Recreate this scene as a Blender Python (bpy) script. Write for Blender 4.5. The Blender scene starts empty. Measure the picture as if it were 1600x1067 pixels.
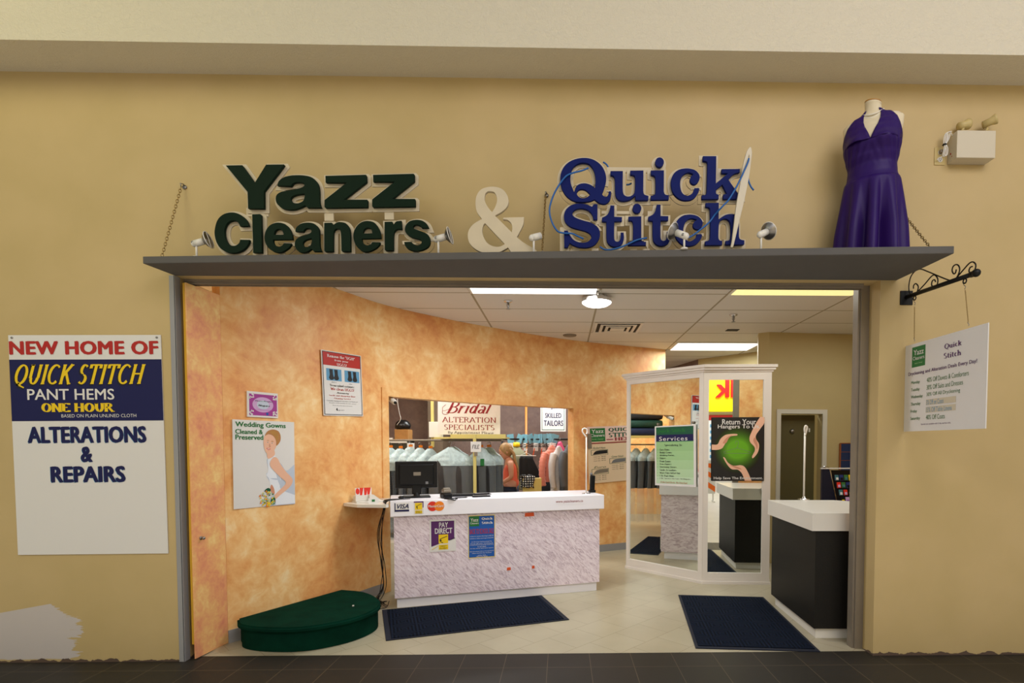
import bpy, bmesh, math, random
from mathutils import Vector, Matrix
random.seed(7)
PI = math.pi
SC = bpy.context.scene
COL = SC.collection

def lin(c):
    return tuple(((v/255)/12.92 if v/255 <= .04045 else ((v/255+.055)/1.055)**2.4) for v in c)

# ------------------------------------------------------------------ camera
EYE = 1.53
F_PX, CX, CY = 850.0, 896.0, 727.0
PITCH, YAW = math.radians(2.16), math.radians(1.2)
cd = bpy.data.cameras.new('camera'); cam = bpy.data.objects.new('camera', cd); COL.objects.link(cam)
cd.sensor_width = 36; cd.lens = F_PX/1600*36
cd.shift_x = (800-CX)/1600; cd.shift_y = (CY-533.5)/1600
cd.clip_start = .05; cd.clip_end = 100
cam.location = (0, 0, EYE)
cam.rotation_euler = (PI/2-PITCH, 0, -YAW)
SC.camera = cam
SC.view_settings.view_transform = 'Standard'
SC.view_settings.look = 'None'
SC.view_settings.gamma = 1
SC.view_settings.use_curve_mapping = False
SC.view_settings.exposure = -0.04

# ------------------------------------------------------------------ world and lights
wd = bpy.data.worlds.new('world'); SC.world = wd; wd.use_nodes = True
bgn = wd.node_tree.nodes['Background']; bgn.inputs[0].default_value = (1.0, .985, .955, 1); bgn.inputs[1].default_value = .34

def area(name, loc, rot, sx, sy, power, colr):
    l = bpy.data.lights.new(name, 'AREA'); l.shape = 'RECTANGLE'; l.size = sx; l.size_y = sy
    l.energy = power; l.color = colr
    o = bpy.data.objects.new(name, l); COL.objects.link(o); o.location = loc; o.rotation_euler = rot
    return o
# mall skylights and lamps high behind the viewer
area('mall_skylight', (3.2, -1.2, 5.6), (math.radians(42), 0, math.radians(-6)), 5, 2.5, 168, (1, .955, .98))
area('mall_lamp', (-4.2, .4, 5.4), (math.radians(42), 0, math.radians(22)), 3, 2, 66, (1, .94, .52))
# fluorescent troffers of the shop, and fill lights added among them
FIX = [(-.243, 4.9, 'a'), (2.19, 4.9, 'b'), (2.19, 7.9, 'c')]
area('troffer_and_fill_light', (-.243, 4.9, 2.93), (0, 0, 0), 1.1, .5, 46, (.95, .98, 1))
area('troffer_and_fill_light', (2.19, 4.9, 2.93), (0, 0, 0), 1.1, .5, 14, (.95, .985, .97))
area('troffer_and_fill_light', (2.19, 7.9, 2.93), (0, 0, 0), 1.1, .5, 34, (.93, 1, .97))
area('troffer_and_fill_light', (3.55, 5.6, 2.93), (0, 0, 0), .5, 1.1, 12, (.95, 1, .97))  # added fill for the olive walls at the right back
area('troffer_and_fill_light', (-1.95, 6.75, 2.93), (0, 0, 0), .9, .5, 24, (.96, 1, 1))  # added fill to brighten the bridal sign
area('troffer_and_fill_light', (-1.4, 8.5, 2.93), (0, 0, 0), 1.1, .5, 40, (.96, 1, 1))
area('troffer_and_fill_light', (.2, 9.0, 2.93), (0, 0, 0), 1.1, .5, 38, (.96, 1, 1))
area('troffer_and_fill_light', (-3.4, 5.9, 2.93), (0, 0, 0), .9, .5, 62, (1, .98, .9))
area('mall_lamp', (-3.4, -3.5, 4.9), (0, 0, 0), 3, 3, 120, (1, .98, .95))
area('mall_lamp', (3.4, -4.0, 4.9), (math.radians(-25), 0, 0), 3, 2, 260, (1, .99, .97))

# ------------------------------------------------------------------ pixel -> world helpers (points on known planes)
_F = Vector((math.sin(YAW)*math.cos(PITCH), math.cos(YAW)*math.cos(PITCH), -math.sin(PITCH)))
_R = Vector((math.cos(YAW), -math.sin(YAW), 0)); _U = _R.cross(_F); _C = Vector((0, 0, EYE))
def ray(x, y): return _F + _R*((x-CX)/F_PX) - _U*((y-CY)/F_PX)
def PY(x, y, Y): d = ray(x, y); return _C + d*(Y/d.y)
def PZ(x, y, z): d = ray(x, y); return _C + d*((z-EYE)/d.z)

# ------------------------------------------------------------------ object helpers
def tag(o, label=None, cat=None, group=None, kind=None):
    if label: o['label'] = label
    if cat: o['category'] = cat
    if group: o['group'] = group
    if kind: o['kind'] = kind
    return o
def empty(name, loc=(0, 0, 0), rot=(0, 0, 0), label=None, cat=None, group=None):
    o = bpy.data.objects.new(name, None); COL.objects.link(o); o.location = loc; o.rotation_euler = rot
    o.empty_display_size = .1
    return tag(o, label, cat, group)
def obj(name, bm, mat, parent=None, smooth=False, label=None):
    me = bpy.data.meshes.new(name)
    bm.to_mesh(me); bm.free()
    for m in (mat if isinstance(mat, (list, tuple)) else [mat]): me.materials.append(m)
    if smooth:
        for p in me.polygons: p.use_smooth = True
    o = bpy.data.objects.new(name, me); COL.objects.link(o)
    if parent: o.parent = parent
    if label: o['label'] = label
    return o
def autosmooth(o, ang=40):
    me = o.data
    for p in me.polygons: p.use_smooth = True
    bm = bmesh.new(); bm.from_mesh(me)
    for e in bm.edges:
        if len(e.link_faces) == 2 and e.calc_face_angle() > math.radians(ang): e.smooth = False
    bm.to_mesh(me); bm.free(); return o
def struct(name, bm, mat, parent=None):
    o = obj(name, bm, mat, parent)
    if not parent: o['kind'] = 'structure'
    return o
def NB(): return bmesh.new()
def box(bm, x0, x1, y0, y1, z0, z1, bev=0, mi=0, mat=None):
    r = bmesh.ops.create_cube(bm, size=1)
    vs = r['verts']
    M = Matrix.Translation(((x0+x1)/2, (y0+y1)/2, (z0+z1)/2)) @ Matrix.Diagonal((abs(x1-x0), abs(y1-y0), abs(z1-z0), 1))
    bmesh.ops.transform(bm, matrix=M, verts=vs)
    fs = list({f for v in vs for f in v.link_faces})
    for f in fs: f.material_index = mi
    if bev:
        es = list({e for v in vs for e in v.link_edges})
        g = bmesh.ops.bevel(bm, geom=es, offset=bev, segments=2, affect='EDGES', profile=.5)
        vs = list({v for f in g['faces'] for v in f.verts} | {v for v in vs if v.is_valid})
        for v in vs:
            for f in v.link_faces: f.material_index = mi
    if mat is not None: bmesh.ops.transform(bm, matrix=mat, verts=vs)
    return bm
def cyl(bm, p0, p1, r0, r1=None, n=16, caps=True):
    r1 = r0 if r1 is None else r1
    p0, p1 = Vector(p0), Vector(p1); d = p1-p0
    q = d.to_track_quat('Z', 'Y').to_matrix().to_4x4()
    r = bmesh.ops.create_cone(bm, cap_ends=caps, segments=n, radius1=r0, radius2=r1, depth=d.length)
    bmesh.ops.transform(bm, matrix=Matrix.Translation((p0+p1)/2) @ q, verts=r['verts'])
    return bm
def sph(bm, c, r, n=16, sc=(1, 1, 1)):
    g = bmesh.ops.create_uvsphere(bm, u_segments=n, v_segments=max(6, n//2), radius=r)
    bmesh.ops.transform(bm, matrix=Matrix.Translation(c) @ Matrix.Diagonal((*sc, 1)), verts=g['verts'])
    return bm
def tube(bm, pts, r, n=8, closed=False, caps=True):
    pts = [Vector(p) for p in pts]; m = len(pts); rings = []
    up = Vector((0, 0, 1)); prev = None
    for i, p in enumerate(pts):
        a = pts[(i-1) % m] if (closed or i) else pts[0]
        b = pts[(i+1) % m] if (closed or i < m-1) else pts[-1]
        t = (b-a).normalized()
        if prev is None:
            x = t.cross(up)
            if x.length < .05: x = t.cross(Vector((0, 1, 0)))
            x.normalize()
        else:
            x = prev - t*prev.dot(t)
            if x.length < 1e-5: x = t.orthogonal()
            x.normalize()
        prev = x; y = t.cross(x)
        rr = r(i/(m-1)) if callable(r) else r
        rings.append([bm.verts.new(p + x*math.cos(k*2*PI/n)*rr + y*math.sin(k*2*PI/n)*rr) for k in range(n)])
    for i in range(m if closed else m-1):
        A, B = rings[i], rings[(i+1) % m]
        for k in range(n): bm.faces.new((A[k], A[(k+1) % n], B[(k+1) % n], B[k]))
    if caps and not closed:
        bm.faces.new(list(reversed(rings[0]))); bm.faces.new(rings[-1])
    return bm
def lathe(bm, prof, c=(0, 0, 0), n=24, mat=None):
    rings = []; c = Vector(c)
    for r, z in prof:
        rings.append([bm.verts.new((c.x+r*math.cos(2*PI*k/n), c.y+r*math.sin(2*PI*k/n), c.z+z)) for k in range(n)])
    for A, B in zip(rings, rings[1:]):
        for k in range(n): bm.faces.new((A[k], A[(k+1) % n], B[(k+1) % n], B[k]))
    if prof[0][0] > 1e-4: bm.faces.new(list(reversed(rings[0])))
    if prof[-1][0] > 1e-4: bm.faces.new(rings[-1])
    bmesh.ops.remove_doubles(bm, verts=[v for R in rings for v in R], dist=1e-5)
    if mat is not None: bmesh.ops.transform(bm, matrix=mat, verts=[v for R in rings for v in R if v.is_valid])
    return bm
def prism(bm, poly, z0, z1, mi=0):
    a = [bm.verts.new((x, y, z0)) for x, y in poly]; b = [bm.verts.new((x, y, z1)) for x, y in poly]
    n = len(poly)
    f = [bm.faces.new(list(reversed(a))), bm.faces.new(b)]
    for i in range(n): f.append(bm.faces.new((a[i], a[(i+1) % n], b[(i+1) % n], b[i])))
    for q in f: q.material_index = mi
    bmesh.ops.recalc_face_normals(bm, faces=f)
    return bm
def catmull(pts, seg=6, closed=False):
    """points are (x, y) smooth or (x, y, 1) corner; returns sampled polyline"""
    P = [Vector(p[:2]) for p in pts]; K = [len(p) > 2 and p[2] for p in pts]; n = len(P); out = []
    for i in range(n if closed else n-1):
        j = (i+1) % n; a, b = P[i], P[j]
        if K[i] and K[j]: out.append(a); continue
        ta = (b-P[i-1])*.5 if (not K[i] and (closed or i > 0)) else (b-a)
        tb = (P[(j+1) % n]-a)*.5 if (not K[j] and (closed or j < n-1)) else (b-a)
        L = (b-a).length
        if ta.length > 1.6*L: ta = ta.normalized()*1.6*L
        if tb.length > 1.6*L: tb = tb.normalized()*1.6*L
        for s in range(seg):
            t = s/seg; t2 = t*t; t3 = t2*t
            out.append(a*(2*t3-3*t2+1)+ta*(t3-2*t2+t)+b*(-2*t3+3*t2)+tb*(t3-t2))
    if not closed: out.append(P[-1])
    return out
def cat3(pts, seg=6):
    P = [Vector(p) for p in pts]; out = []
    for i in range(len(P)-1):
        a, b = P[i], P[i+1]; ta = (b-P[i-1])*.5 if i else (b-a); tb = (P[i+2]-a)*.5 if i < len(P)-2 else (b-a)
        for s in range(seg):
            t = s/seg; t2 = t*t; t3 = t2*t
            out.append(a*(2*t3-3*t2+1)+ta*(t3-2*t2+t)+b*(-2*t3+3*t2)+tb*(t3-t2))
    out.append(P[-1]); return out
def flat2d(loops, extrude=0, bevel=0, offset=0):
    """filled 2-D outline (with holes) as mesh data in local XY, thickness along Z"""
    cu = bpy.data.curves.new('outline', 'CURVE'); cu.dimensions = '2D'; cu.fill_mode = 'BOTH'
    for L in loops:
        s = cu.splines.new('POLY'); s.points.add(len(L)-1); s.use_cyclic_u = True
        for i, p in enumerate(L): s.points[i].co = (p[0], p[1], 0, 1)
    cu.extrude = extrude; cu.bevel_depth = bevel; cu.bevel_resolution = 1; cu.offset = offset
    o = bpy.data.objects.new('outline', cu); COL.objects.link(o)
    dg = bpy.context.evaluated_depsgraph_get()
    me = bpy.data.meshes.new_from_object(o.evaluated_get(dg)); bpy.data.objects.remove(o); bpy.data.curves.remove(cu)
    return me
def add_me(bm, me, M=Matrix.Identity(4), mi=0):
    n0 = len(bm.verts); f0 = len(bm.faces)
    bm.from_mesh(me); bm.verts.ensure_lookup_table(); bm.faces.ensure_lookup_table()
    bmesh.ops.transform(bm, matrix=M, verts=bm.verts[n0:])
    for f in bm.faces[f0:]: f.material_index = mi
    bpy.data.meshes.remove(me); return bm

# ------------------------------------------------------------------ writing
def txt_me(s, bold=0, shear=0, spacing=1):
    extra = bold-.004
    if extra > .002:
        me0 = txt_me(s, 0, shear, spacing*(1+extra*.6)); bm = NB()
        for kz, (dx, dy) in enumerate(((-1, .3), (0, 0), (1, -.3), (-.5, -.5), (.5, .5))): bm.from_mesh(me0); bm.verts.ensure_lookup_table(); n = len(me0.vertices); bmesh.ops.translate(bm, vec=(dx*extra, dy*extra, kz*.00011), verts=bm.verts[-n:])
        bm.to_mesh(me0); bm.free(); return me0
    cu = bpy.data.curves.new('lettering', 'FONT'); cu.body = s; cu.size = 1; cu.offset = bold; cu.shear = shear
    cu.space_character = spacing; cu.resolution_u = 3
    o = bpy.data.objects.new('lettering', cu); COL.objects.link(o)
    dg = bpy.context.evaluated_depsgraph_get()
    me = bpy.data.meshes.new_from_object(o.evaluated_get(dg)); bpy.data.objects.remove(o); bpy.data.curves.remove(cu)
    return me
def fit_into(bm, me, x0, y0, x1, y1, z, mi=0, rot=0):
    xs = [v.co.x for v in me.vertices]; ys = [v.co.y for v in me.vertices]
    if not xs: return bm
    w = max(xs)-min(xs); h = max(ys)-min(ys)
    M = Matrix.Translation((x0, y0, z)) @ Matrix.Rotation(rot, 4, 'Z') @ Matrix.Diagonal(((x1-x0)/w, (y1-y0)/h, 1, 1)) @ Matrix.Translation((-min(xs), -min(ys), 0))
    return add_me(bm, me, M, mi)
# a stroke-built roman letter set: strokes are polylines, arcs ('a',cx,cy,rx,ry,deg0,deg1); serif feet are listed separately
GL = {
'A': (.74, [[(.37, 1), (.04, 0)], [(.37, 1), (.70, 0)], [(.15, .34), (.58, .34)]], [(.04, 0), (.70, 0)]),
'B': (.66, [[(.14, 0), (.14, 1)], [(.14, 1), (.34, 1)], ('a', .34, .76, .2, .24, 90, -90), [(.14, .52), (.36, .52)], ('a', .36, .26, .24, .26, 90, -90), [(.14, 0), (.36, 0)]], [(.1, 0), (.1, 1)]),
'C': (.72, [('a', .40, .5, .34, .5, 48, 312)], []),
'D': (.76, [[(.14, 0), (.14, 1)], [(.14, 1), (.34, 1)], ('a', .34, .5, .34, .5, 90, -90), [(.14, 0), (.34, 0)]], [(.1, 0), (.1, 1)]),
'E': (.62, [[(.14, 0), (.14, 1)], [(.14, 1), (.56, 1)], [(.56, 1), (.56, .84)], [(.14, .52), (.45, .52)], [(.14, 0), (.56, 0)], [(.56, 0), (.56, .18)]], [(.1, 0), (.1, 1)]),
'F': (.60, [[(.14, 0), (.14, 1)], [(.14, 1), (.54, 1)], [(.54, 1), (.54, .82)], [(.14, .52), (.43, .52)]], [(.14, 0), (.1, 1)]),
'J': (.44, [[(.28, 1), (.28, .2)], ('a', .14, .2, .14, .2, 0, -140)], [(.28, 1)]),
'Z': (.66, [[(.08, 1), (.58, 1)], [(.58, 1), (.06, 0)], [(.06, 0), (.60, 0)], [(.60, 0), (.60, .16)], [(.08, 1), (.08, .84)]], []),
'z': (.48, [[(.06, .62), (.40, .62)], [(.40, .62), (.05, .02)], [(.05, 0), (.43, 0)]], []),
'/': (.4, [[(.04, 0), (.34, 1)]], []), "'": (.2, [[(.1, 1), (.1, .75)]], []), ':': (.24, [[(.12, .12), (.12, 0)], [(.12, .6), (.12, .48)]], []),
'1': (.4, [[(.2, 0), (.2, 1)]], [(.2, 0)]),
'G': (.76, [('a', .40, .5, .34, .5, 48, 312), [(.64, .42), (.64, .05)]], [(.62, .42)]),
'H': (.80, [[(.16, 0), (.16, 1)], [(.64, 0), (.64, 1)], [(.16, .52), (.64, .52)]], [(.16, 0), (.16, 1), (.64, 0), (.64, 1)]),
'I': (.34, [[(.17, 0), (.17, 1)]], [(.17, 0), (.17, 1)]),
'K': (.74, [[(.16, 0), (.16, 1)], [(.60, 1), (.18, .42)], [(.32, .60), (.64, 0)]], [(.16, 0), (.16, 1), (.60, 1), (.64, 0)]),
'L': (.60, [[(.14, 0), (.14, 1)], [(.14, 0), (.54, 0)], [(.54, 0), (.54, .2)]], [(.14, 0), (.14, 1)]),
'M': (.94, [[(.14, 0), (.14, 1)], [(.14, 1), (.46, .05)], [(.46, .05), (.78, 1)], [(.78, 1), (.78, 0)]], [(.14, 0), (.10, 1), (.82, 1), (.78, 0)]),
'N': (.80, [[(.14, 0), (.14, 1)], [(.14, 1), (.66, 0)], [(.66, 0), (.66, 1)]], [(.14, 0), (.10, 1), (.66, 1)]),
'O': (.80, [('a', .40, .5, .33, .5, 0, 360)], []),
'P': (.62, [[(.14, 0), (.14, 1)], [(.14, 1), (.34, 1)], ('a', .34, .74, .22, .26, 90, -90), [(.14, .48), (.34, .48)]], [(.14, 0), (.1, 1)]),
'Q': (.80, [('a', .40, .5, .33, .5, 0, 360), [(.30, .10), (.48, -.08)], [(.48, -.08), (.74, -.18)]], []),
'R': (.72, [[(.14, 0), (.14, 1)], [(.14, 1), (.34, 1)], ('a', .34, .76, .22, .24, 90, -90), [(.14, .52), (.34, .52)], [(.34, .52), (.64, 0)]], [(.14, 0), (.1, 1), (.66, 0)]),
'S': (.58, [('a', .29, .75, .20, .25, 35, 270), ('a', .29, .25, .22, .25, 90, -145)], []),
'T': (.70, [[(.35, 0), (.35, 1)], [(.06, 1), (.64, 1)], [(.06, 1), (.06, .8)], [(.64, 1), (.64, .8)]], [(.35, 0)]),
'U': (.78, [[(.16, 1), (.16, .32)], ('a', .39, .32, .23, .32, 180, 360), [(.62, .32), (.62, 1)]], [(.16, 1), (.62, 1)]),
'V': (.74, [[(.06, 1), (.38, 0)], [(.38, 0), (.68, 1)]], [(.06, 1), (.68, 1)]),
'W': (1.0, [[(.06, 1), (.30, 0)], [(.30, 0), (.5, .9)], [(.5, .9), (.72, 0)], [(.72, 0), (.94, 1)]], [(.06, 1), (.94, 1)]),
'Y': (.72, [[(.06, 1), (.36, .46)], [(.66, 1), (.36, .46)], [(.36, .46), (.36, 0)]], [(.06, 1), (.66, 1), (.36, 0)]),
'a': (.50, [('a', .24, .46, .15, .17, 150, 0), [(.39, .46), (.39, .08)], ('a', .23, .17, .16, .17, 0, 360), [(.39, .08), (.47, 0)]], []),
'b': (.54, [[(.12, 1), (.12, 0)], ('a', .28, .32, .17, .32, 0, 360)], [(.08, 1)]),
'c': (.46, [('a', .25, .32, .18, .32, 50, 310)], []),
'd': (.56, [[(.42, 1), (.42, 0)], ('a', .25, .32, .17, .32, 0, 360)], [(.38, 1), (.46, 0)]),
'e': (.50, [('a', .25, .32, .18, .32, 0, 310), [(.07, .34), (.43, .34)]], []),
'f': (.34, [[(.15, 0), (.15, .8)], ('a', .28, .8, .13, .2, 180, 50), [(.04, .62), (.3, .62)]], [(.15, 0)]),
'g': (.52, [('a', .24, .40, .15, .24, 0, 360), ('a', .24, -.1, .18, .16, 0, 360), [(.12, .18), (.14, .04)]], []),
'h': (.58, [[(.12, 1), (.12, 0)], ('a', .28, .42, .16, .22, 180, 0), [(.44, .42), (.44, 0)]], [(.08, 1), (.12, 0), (.44, 0)]),
'i': (.28, [[(.14, .62), (.14, 0)], [(.14, .80), (.14, .92)]], [(.10, .62), (.14, 0)]),
'j': (.28, [[(.16, .62), (.16, -.15)], ('a', .06, -.15, .10, .12, 0, -120), [(.16, .80), (.16, .92)]], [(.12, .62)]),
'k': (.56, [[(.12, 1), (.12, 0)], [(.44, .62), (.14, .26)], [(.24, .38), (.46, 0)]], [(.08, 1), (.12, 0), (.44, .62), (.47, 0)]),
'l': (.28, [[(.14, 1), (.14, 0)]], [(.10, 1), (.14, 0)]),
'm': (.86, [[(.12, .62), (.12, 0)], ('a', .27, .42, .15, .22, 180, 0), [(.42, .42), (.42, 0)], ('a', .57, .42, .15, .22, 180, 0), [(.72, .42), (.72, 0)]], [(.08, .62), (.12, 0), (.42, 0), (.72, 0)]),
'n': (.58, [[(.12, .62), (.12, 0)], ('a', .28, .42, .16, .22, 180, 0), [(.44, .42), (.44, 0)]], [(.08, .62), (.12, 0), (.44, 0)]),
'o': (.52, [('a', .26, .32, .19, .32, 0, 360)], []),
'p': (.54, [[(.12, .62), (.12, -.3)], ('a', .28, .32, .17, .32, 0, 360)], [(.08, .62), (.12, -.3)]),
'r': (.42, [[(.12, .62), (.12, 0)], ('a', .28, .40, .16, .22, 180, 60)], [(.08, .62), (.12, 0)]),
's': (.42, [('a', .21, .47, .13, .16, 35, 270), ('a', .21, .16, .15, .16, 90, -145)], []),
't': (.36, [[(.15, .85), (.15, .12)], ('a', .26, .12, .11, .12, 180, 310), [(.04, .62), (.3, .62)]], []),
'u': (.58, [[(.12, .62), (.12, .2)], ('a', .28, .2, .16, .2, 180, 360), [(.44, .62), (.44, 0)]], [(.08, .62), (.40, .62), (.48, 0)]),
'v': (.50, [[(.05, .62), (.25, 0)], [(.25, 0), (.45, .62)]], [(.05, .62), (.45, .62)]),
'w': (.74, [[(.05, .62), (.22, 0)], [(.22, 0), (.37, .58)], [(.37, .58), (.54, 0)], [(.54, 0), (.69, .62)]], [(.05, .62), (.69, .62)]),
'y': (.50, [[(.05, .62), (.25, 0)], [(.45, .62), (.14, -.3)]], [(.05, .62), (.45, .62)]),
'!': (.28, [[(.14, 1), (.14, .3)], [(.14, .12), (.14, 0)]], []), '.': (.2, [[(.1, .1), (.1, 0)]], []), '"': (.3, [[(.1, 1), (.1, .75)], [(.2, 1), (.2, .75)]], []),
'&': (.8, [('a', .33, .77, .17, .22, -60, 240), [(.2, .62), (.7, 0)], ('a', .32, .27, .25, .27, 120, 340), [(.52, .15), (.66, .45)]], []),
'-': (.4, [[(.06, .3), (.34, .3)]], []),
}
def roman_me(s, thick=.15, thin=.05, serif=.2, slant=0, gap=.03, small_caps=False):
    bm = NB(); x = 0
    qn = [0]
    def quad(p, q, wa, wb):
        qn[0] += 1; zq = (qn[0] % 6)*.00009
        d = (q-p)
        if d.length < 1e-6: return
        nrm = Vector((-d.y, d.x)).normalized()
        vs = [bm.verts.new((*v, zq)) for v in (p+nrm*wa/2, p-nrm*wa/2, q-nrm*wb/2, q+nrm*wb/2)]
        bm.faces.new(list(reversed(vs)) if (q-p).cross(nrm) > 0 else vs)
    def wid(d):
        a = math.atan2(d.y, d.x) + math.radians(14)
        return thin + (thick-thin)*abs(math.sin(a))**1.3
    for ch in s:
        if ch == ' ': x += .34; continue
        sc = 1
        if small_caps and ch.islower(): ch = ch.upper(); sc = .8
        w, st, sf = GL.get(ch, GL['I'])
        for k in st:
            if k[0] == 'a':
                _, cx, cy, rx, ry, a0, a1 = k; n = max(6, int(abs(a1-a0)/18))
                rx2, ry2 = max(rx-thick*.2, .03), max(ry-thin*.5, .03)
                pts = [Vector((cx+rx2*math.cos(math.radians(a0+(a1-a0)*i/n)), cy+ry2*math.sin(math.radians(a0+(a1-a0)*i/n)))) for i in range(n+1)]
            else:
                pts = [Vector(p) for p in k]
                if abs(pts[0].y-pts[1].y) < .01:
                    o = -thin/2 if pts[0].y > .9 else (thin/2 if pts[0].y < .02 else 0)
                    pts = [p+Vector((0, o)) for p in pts]
            ds = [wid(b-a) for a, b in zip(pts, pts[1:])]
            for i, (a, b) in enumerate(zip(pts, pts[1:])):
                wa = (ds[i-1]+ds[i])/2 if i else ds[i]; wb = (ds[i+1]+ds[i])/2 if i < len(ds)-1 else ds[i]
                e = (b-a)*.04 if k[0] == 'a' else (b-a)*0
                quad((a-e)*sc+Vector((x, 0)), (b+e)*sc+Vector((x, 0)), wa*sc, wb*sc)
        if serif:
            for (sx, sy) in sf:
                yy = sy-thin*.5 if sy > .3 else sy+thin*.5
                quad(Vector((x+(sx-serif/2-thick*.2)*sc, yy*sc)), Vector((x+(sx+serif/2+thick*.2)*sc, yy*sc)), thin*sc*1.1, thin*sc*1.1)
        x += w*sc+gap
    for v in bm.verts: v.co.x += v.co.y*slant
    bmesh.ops.recalc_face_normals(bm, faces=bm.faces)
    for f in bm.faces:
        if f.normal.z < 0: f.normal_flip()
    me = bpy.data.meshes.new('roman'); bm.to_mesh(me); bm.free(); return me

class Board:
    """a flat board: local x right, y up, z out; fractions u,v run from the top left corner"""
    def __init__(s, w, h): s.w, s.h = w, h; s.layers = {}; s.sub = 0; s.cnt = 0
    def bm(s, mat, name='lettering'):
        k = (name, mat.name, s.sub)
        if k not in s.layers: s.layers[k] = (NB(), mat, name)
        return s.layers[k][0]
    def X(s, u): return u*s.w
    def Yv(s, v): return -v*s.h
    def rect(s, mat, u0, v0, u1, v1, lay=1, name='panel'):
        b = s.bm(mat, name); z = lay*.0006
        vs = [b.verts.new((s.X(u), s.Yv(v), z)) for u, v in ((u0, v1), (u1, v1), (u1, v0), (u0, v0))]
        b.faces.new(vs)
    def poly(s, mat, pts, lay=2, name='picture', smooth=True, seg=5):
        L = catmull(pts, seg, True) if smooth else [Vector(p[:2]) for p in pts]
        me = flat2d([[(s.X(p[0]), s.Yv(p[1])) for p in L]]); add_me(s.bm(mat, name), me, Matrix.Translation((0, 0, lay*.0006)))
        b = s.bm(mat, name)
    def disc(s, mat, u, v, r, lay=2, name='picture', rv=None, n=32):
        rv = r if rv is None else rv
        b = s.bm(mat, name)
        b.faces.new([b.verts.new((s.X(u)+r*math.cos(2*PI*k/n), s.Yv(v)+rv*math.sin(2*PI*k/n), lay*.0006)) for k in range(n)])
    def text(s, mat, t, u0, v0, u1, v1, lay=3, bold=.0, shear=0, name='lettering', spacing=1, roman=None, rot=0):
        me = roman_me(t, **roman) if roman is not None else txt_me(t, bold, shear, spacing)
        if (v1-v0)*s.h > .035: s.cnt += 1; s.sub = s.cnt
        fit_into(s.bm(mat, name), me, s.X(u0), s.Yv(v1), s.X(u1), s.Yv(v0), lay*.0006, rot=rot); s.sub = 0
    def line(s, mat, pts, wd, lay=3, name='picture', smooth=True):
        P = catmull(pts, 5) if smooth else [Vector(p[:2]) for p in pts]
        P = [Vector((s.X(p[0]), s.Yv(p[1]))) for p in P]; b = s.bm(mat, name); z = lay*.0006
        for p, q in zip(P, P[1:]):
            d = q-p
            if d.length < 1e-7: continue
            n = Vector((-d.y, d.x)).normalized()*wd/2; e = d.normalized()*wd*.2
            b.faces.new([b.verts.new((*c, z)) for c in (p-e+n, p-e-n, q+e-n, q+e+n)])
    def done(s, parent, th=.004, boardmat=None, boardname='board', bev=.0):
        M = Matrix.Identity(4)
        b = NB(); box(b, 0, s.w, -s.h, 0, -th, 0, bev); obj(boardname, b, boardmat, parent)
        for (bm, mat, name) in s.layers.values():
            for f in bm.faces: f.normal_update()
            for f in list(bm.faces):
                if abs(f.normal.z) > .5 and f.normal.z < 0: f.normal_flip()
            obj(name, bm, mat, parent)
def board_root(name, tl, xdir, label, cat, group=None, updir=(0, 0, 1)):
    """Empty whose local x runs along xdir and local y up, z out towards the viewer"""
    X = Vector(xdir).normalized(); Yv = Vector(updir); Yv = (Yv - X*Yv.dot(X)).normalized(); Z = X.cross(Yv)
    o = empty(name, (0, 0, 0), (0, 0, 0), label, cat, group)
    M = Matrix((( X.x, Yv.x, Z.x, tl[0]), (X.y, Yv.y, Z.y, tl[1]), (X.z, Yv.z, Z.z, tl[2]), (0, 0, 0, 1)))
    o.matrix_world = M
    return o

# ------------------------------------------------------------------ materials
class NT:
    def __init__(s, name):
        s.m = bpy.data.materials.new(name); s.m.use_nodes = True; s.t = s.m.node_tree; s.b = s.t.nodes['Principled BSDF']
    def n(s, ty, **k):
        nd = s.t.nodes.new(ty)
        for a, v in k.items():
            if a.startswith('i_'):
                key = a[2:]; key = int(key) if key.isdigit() else key.replace('_', ' ')
                nd.inputs[key].default_value = v
            else: setattr(nd, a, v)
        return nd
    def l(s, a, b): s.t.links.new(a, b)
def rgba(c): return (*lin(c), 1)
def M(name, c, rough=.6, metal=0, emit=None, es=0, alpha=1, trans=0, ior=1.45, noise=0, nscale=20, bump=0, bscale=60, spec=.5, coat=0, sheen=0):
    t = NT(name); b = t.b
    b.inputs['Base Color'].default_value = rgba(c); b.inputs['Roughness'].default_value = rough; b.inputs['Metallic'].default_value = metal
    b.inputs['Alpha'].default_value = alpha; b.inputs['Transmission Weight'].default_value = trans; b.inputs['IOR'].default_value = ior
    b.inputs['Specular IOR Level'].default_value = spec; b.inputs['Coat Weight'].default_value = coat; b.inputs['Sheen Weight'].default_value = sheen
    if emit: b.inputs['Emission Color'].default_value = rgba(emit); b.inputs['Emission Strength'].default_value = es
    tc = t.n('ShaderNodeTexCoord')
    if noise:
        nz = t.n('ShaderNodeTexNoise', i_Scale=nscale, i_Detail=4.0); t.l(tc.outputs['Object'], nz.inputs['Vector'])
        mx = t.n('ShaderNodeMix', data_type='RGBA'); t.l(nz.outputs['Fac'], mx.inputs['Factor'])
        mx.inputs['A'].default_value = rgba([max(0, v*(1-noise)) for v in c]); mx.inputs['B'].default_value = rgba([min(255, v*(1+noise)) for v in c])
        t.l(mx.outputs['Result'], b.inputs['Base Color'])
    if bump:
        nz = t.n('ShaderNodeTexNoise', i_Scale=bscale, i_Detail=5.0); t.l(tc.outputs['Object'], nz.inputs['Vector'])
        bp = t.n('ShaderNodeBump', i_Strength=bump, i_Distance=.01); t.l(nz.outputs['Fac'], bp.inputs['Height']); t.l(bp.outputs['Normal'], b.inputs['Normal'])
    return t.m
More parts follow.
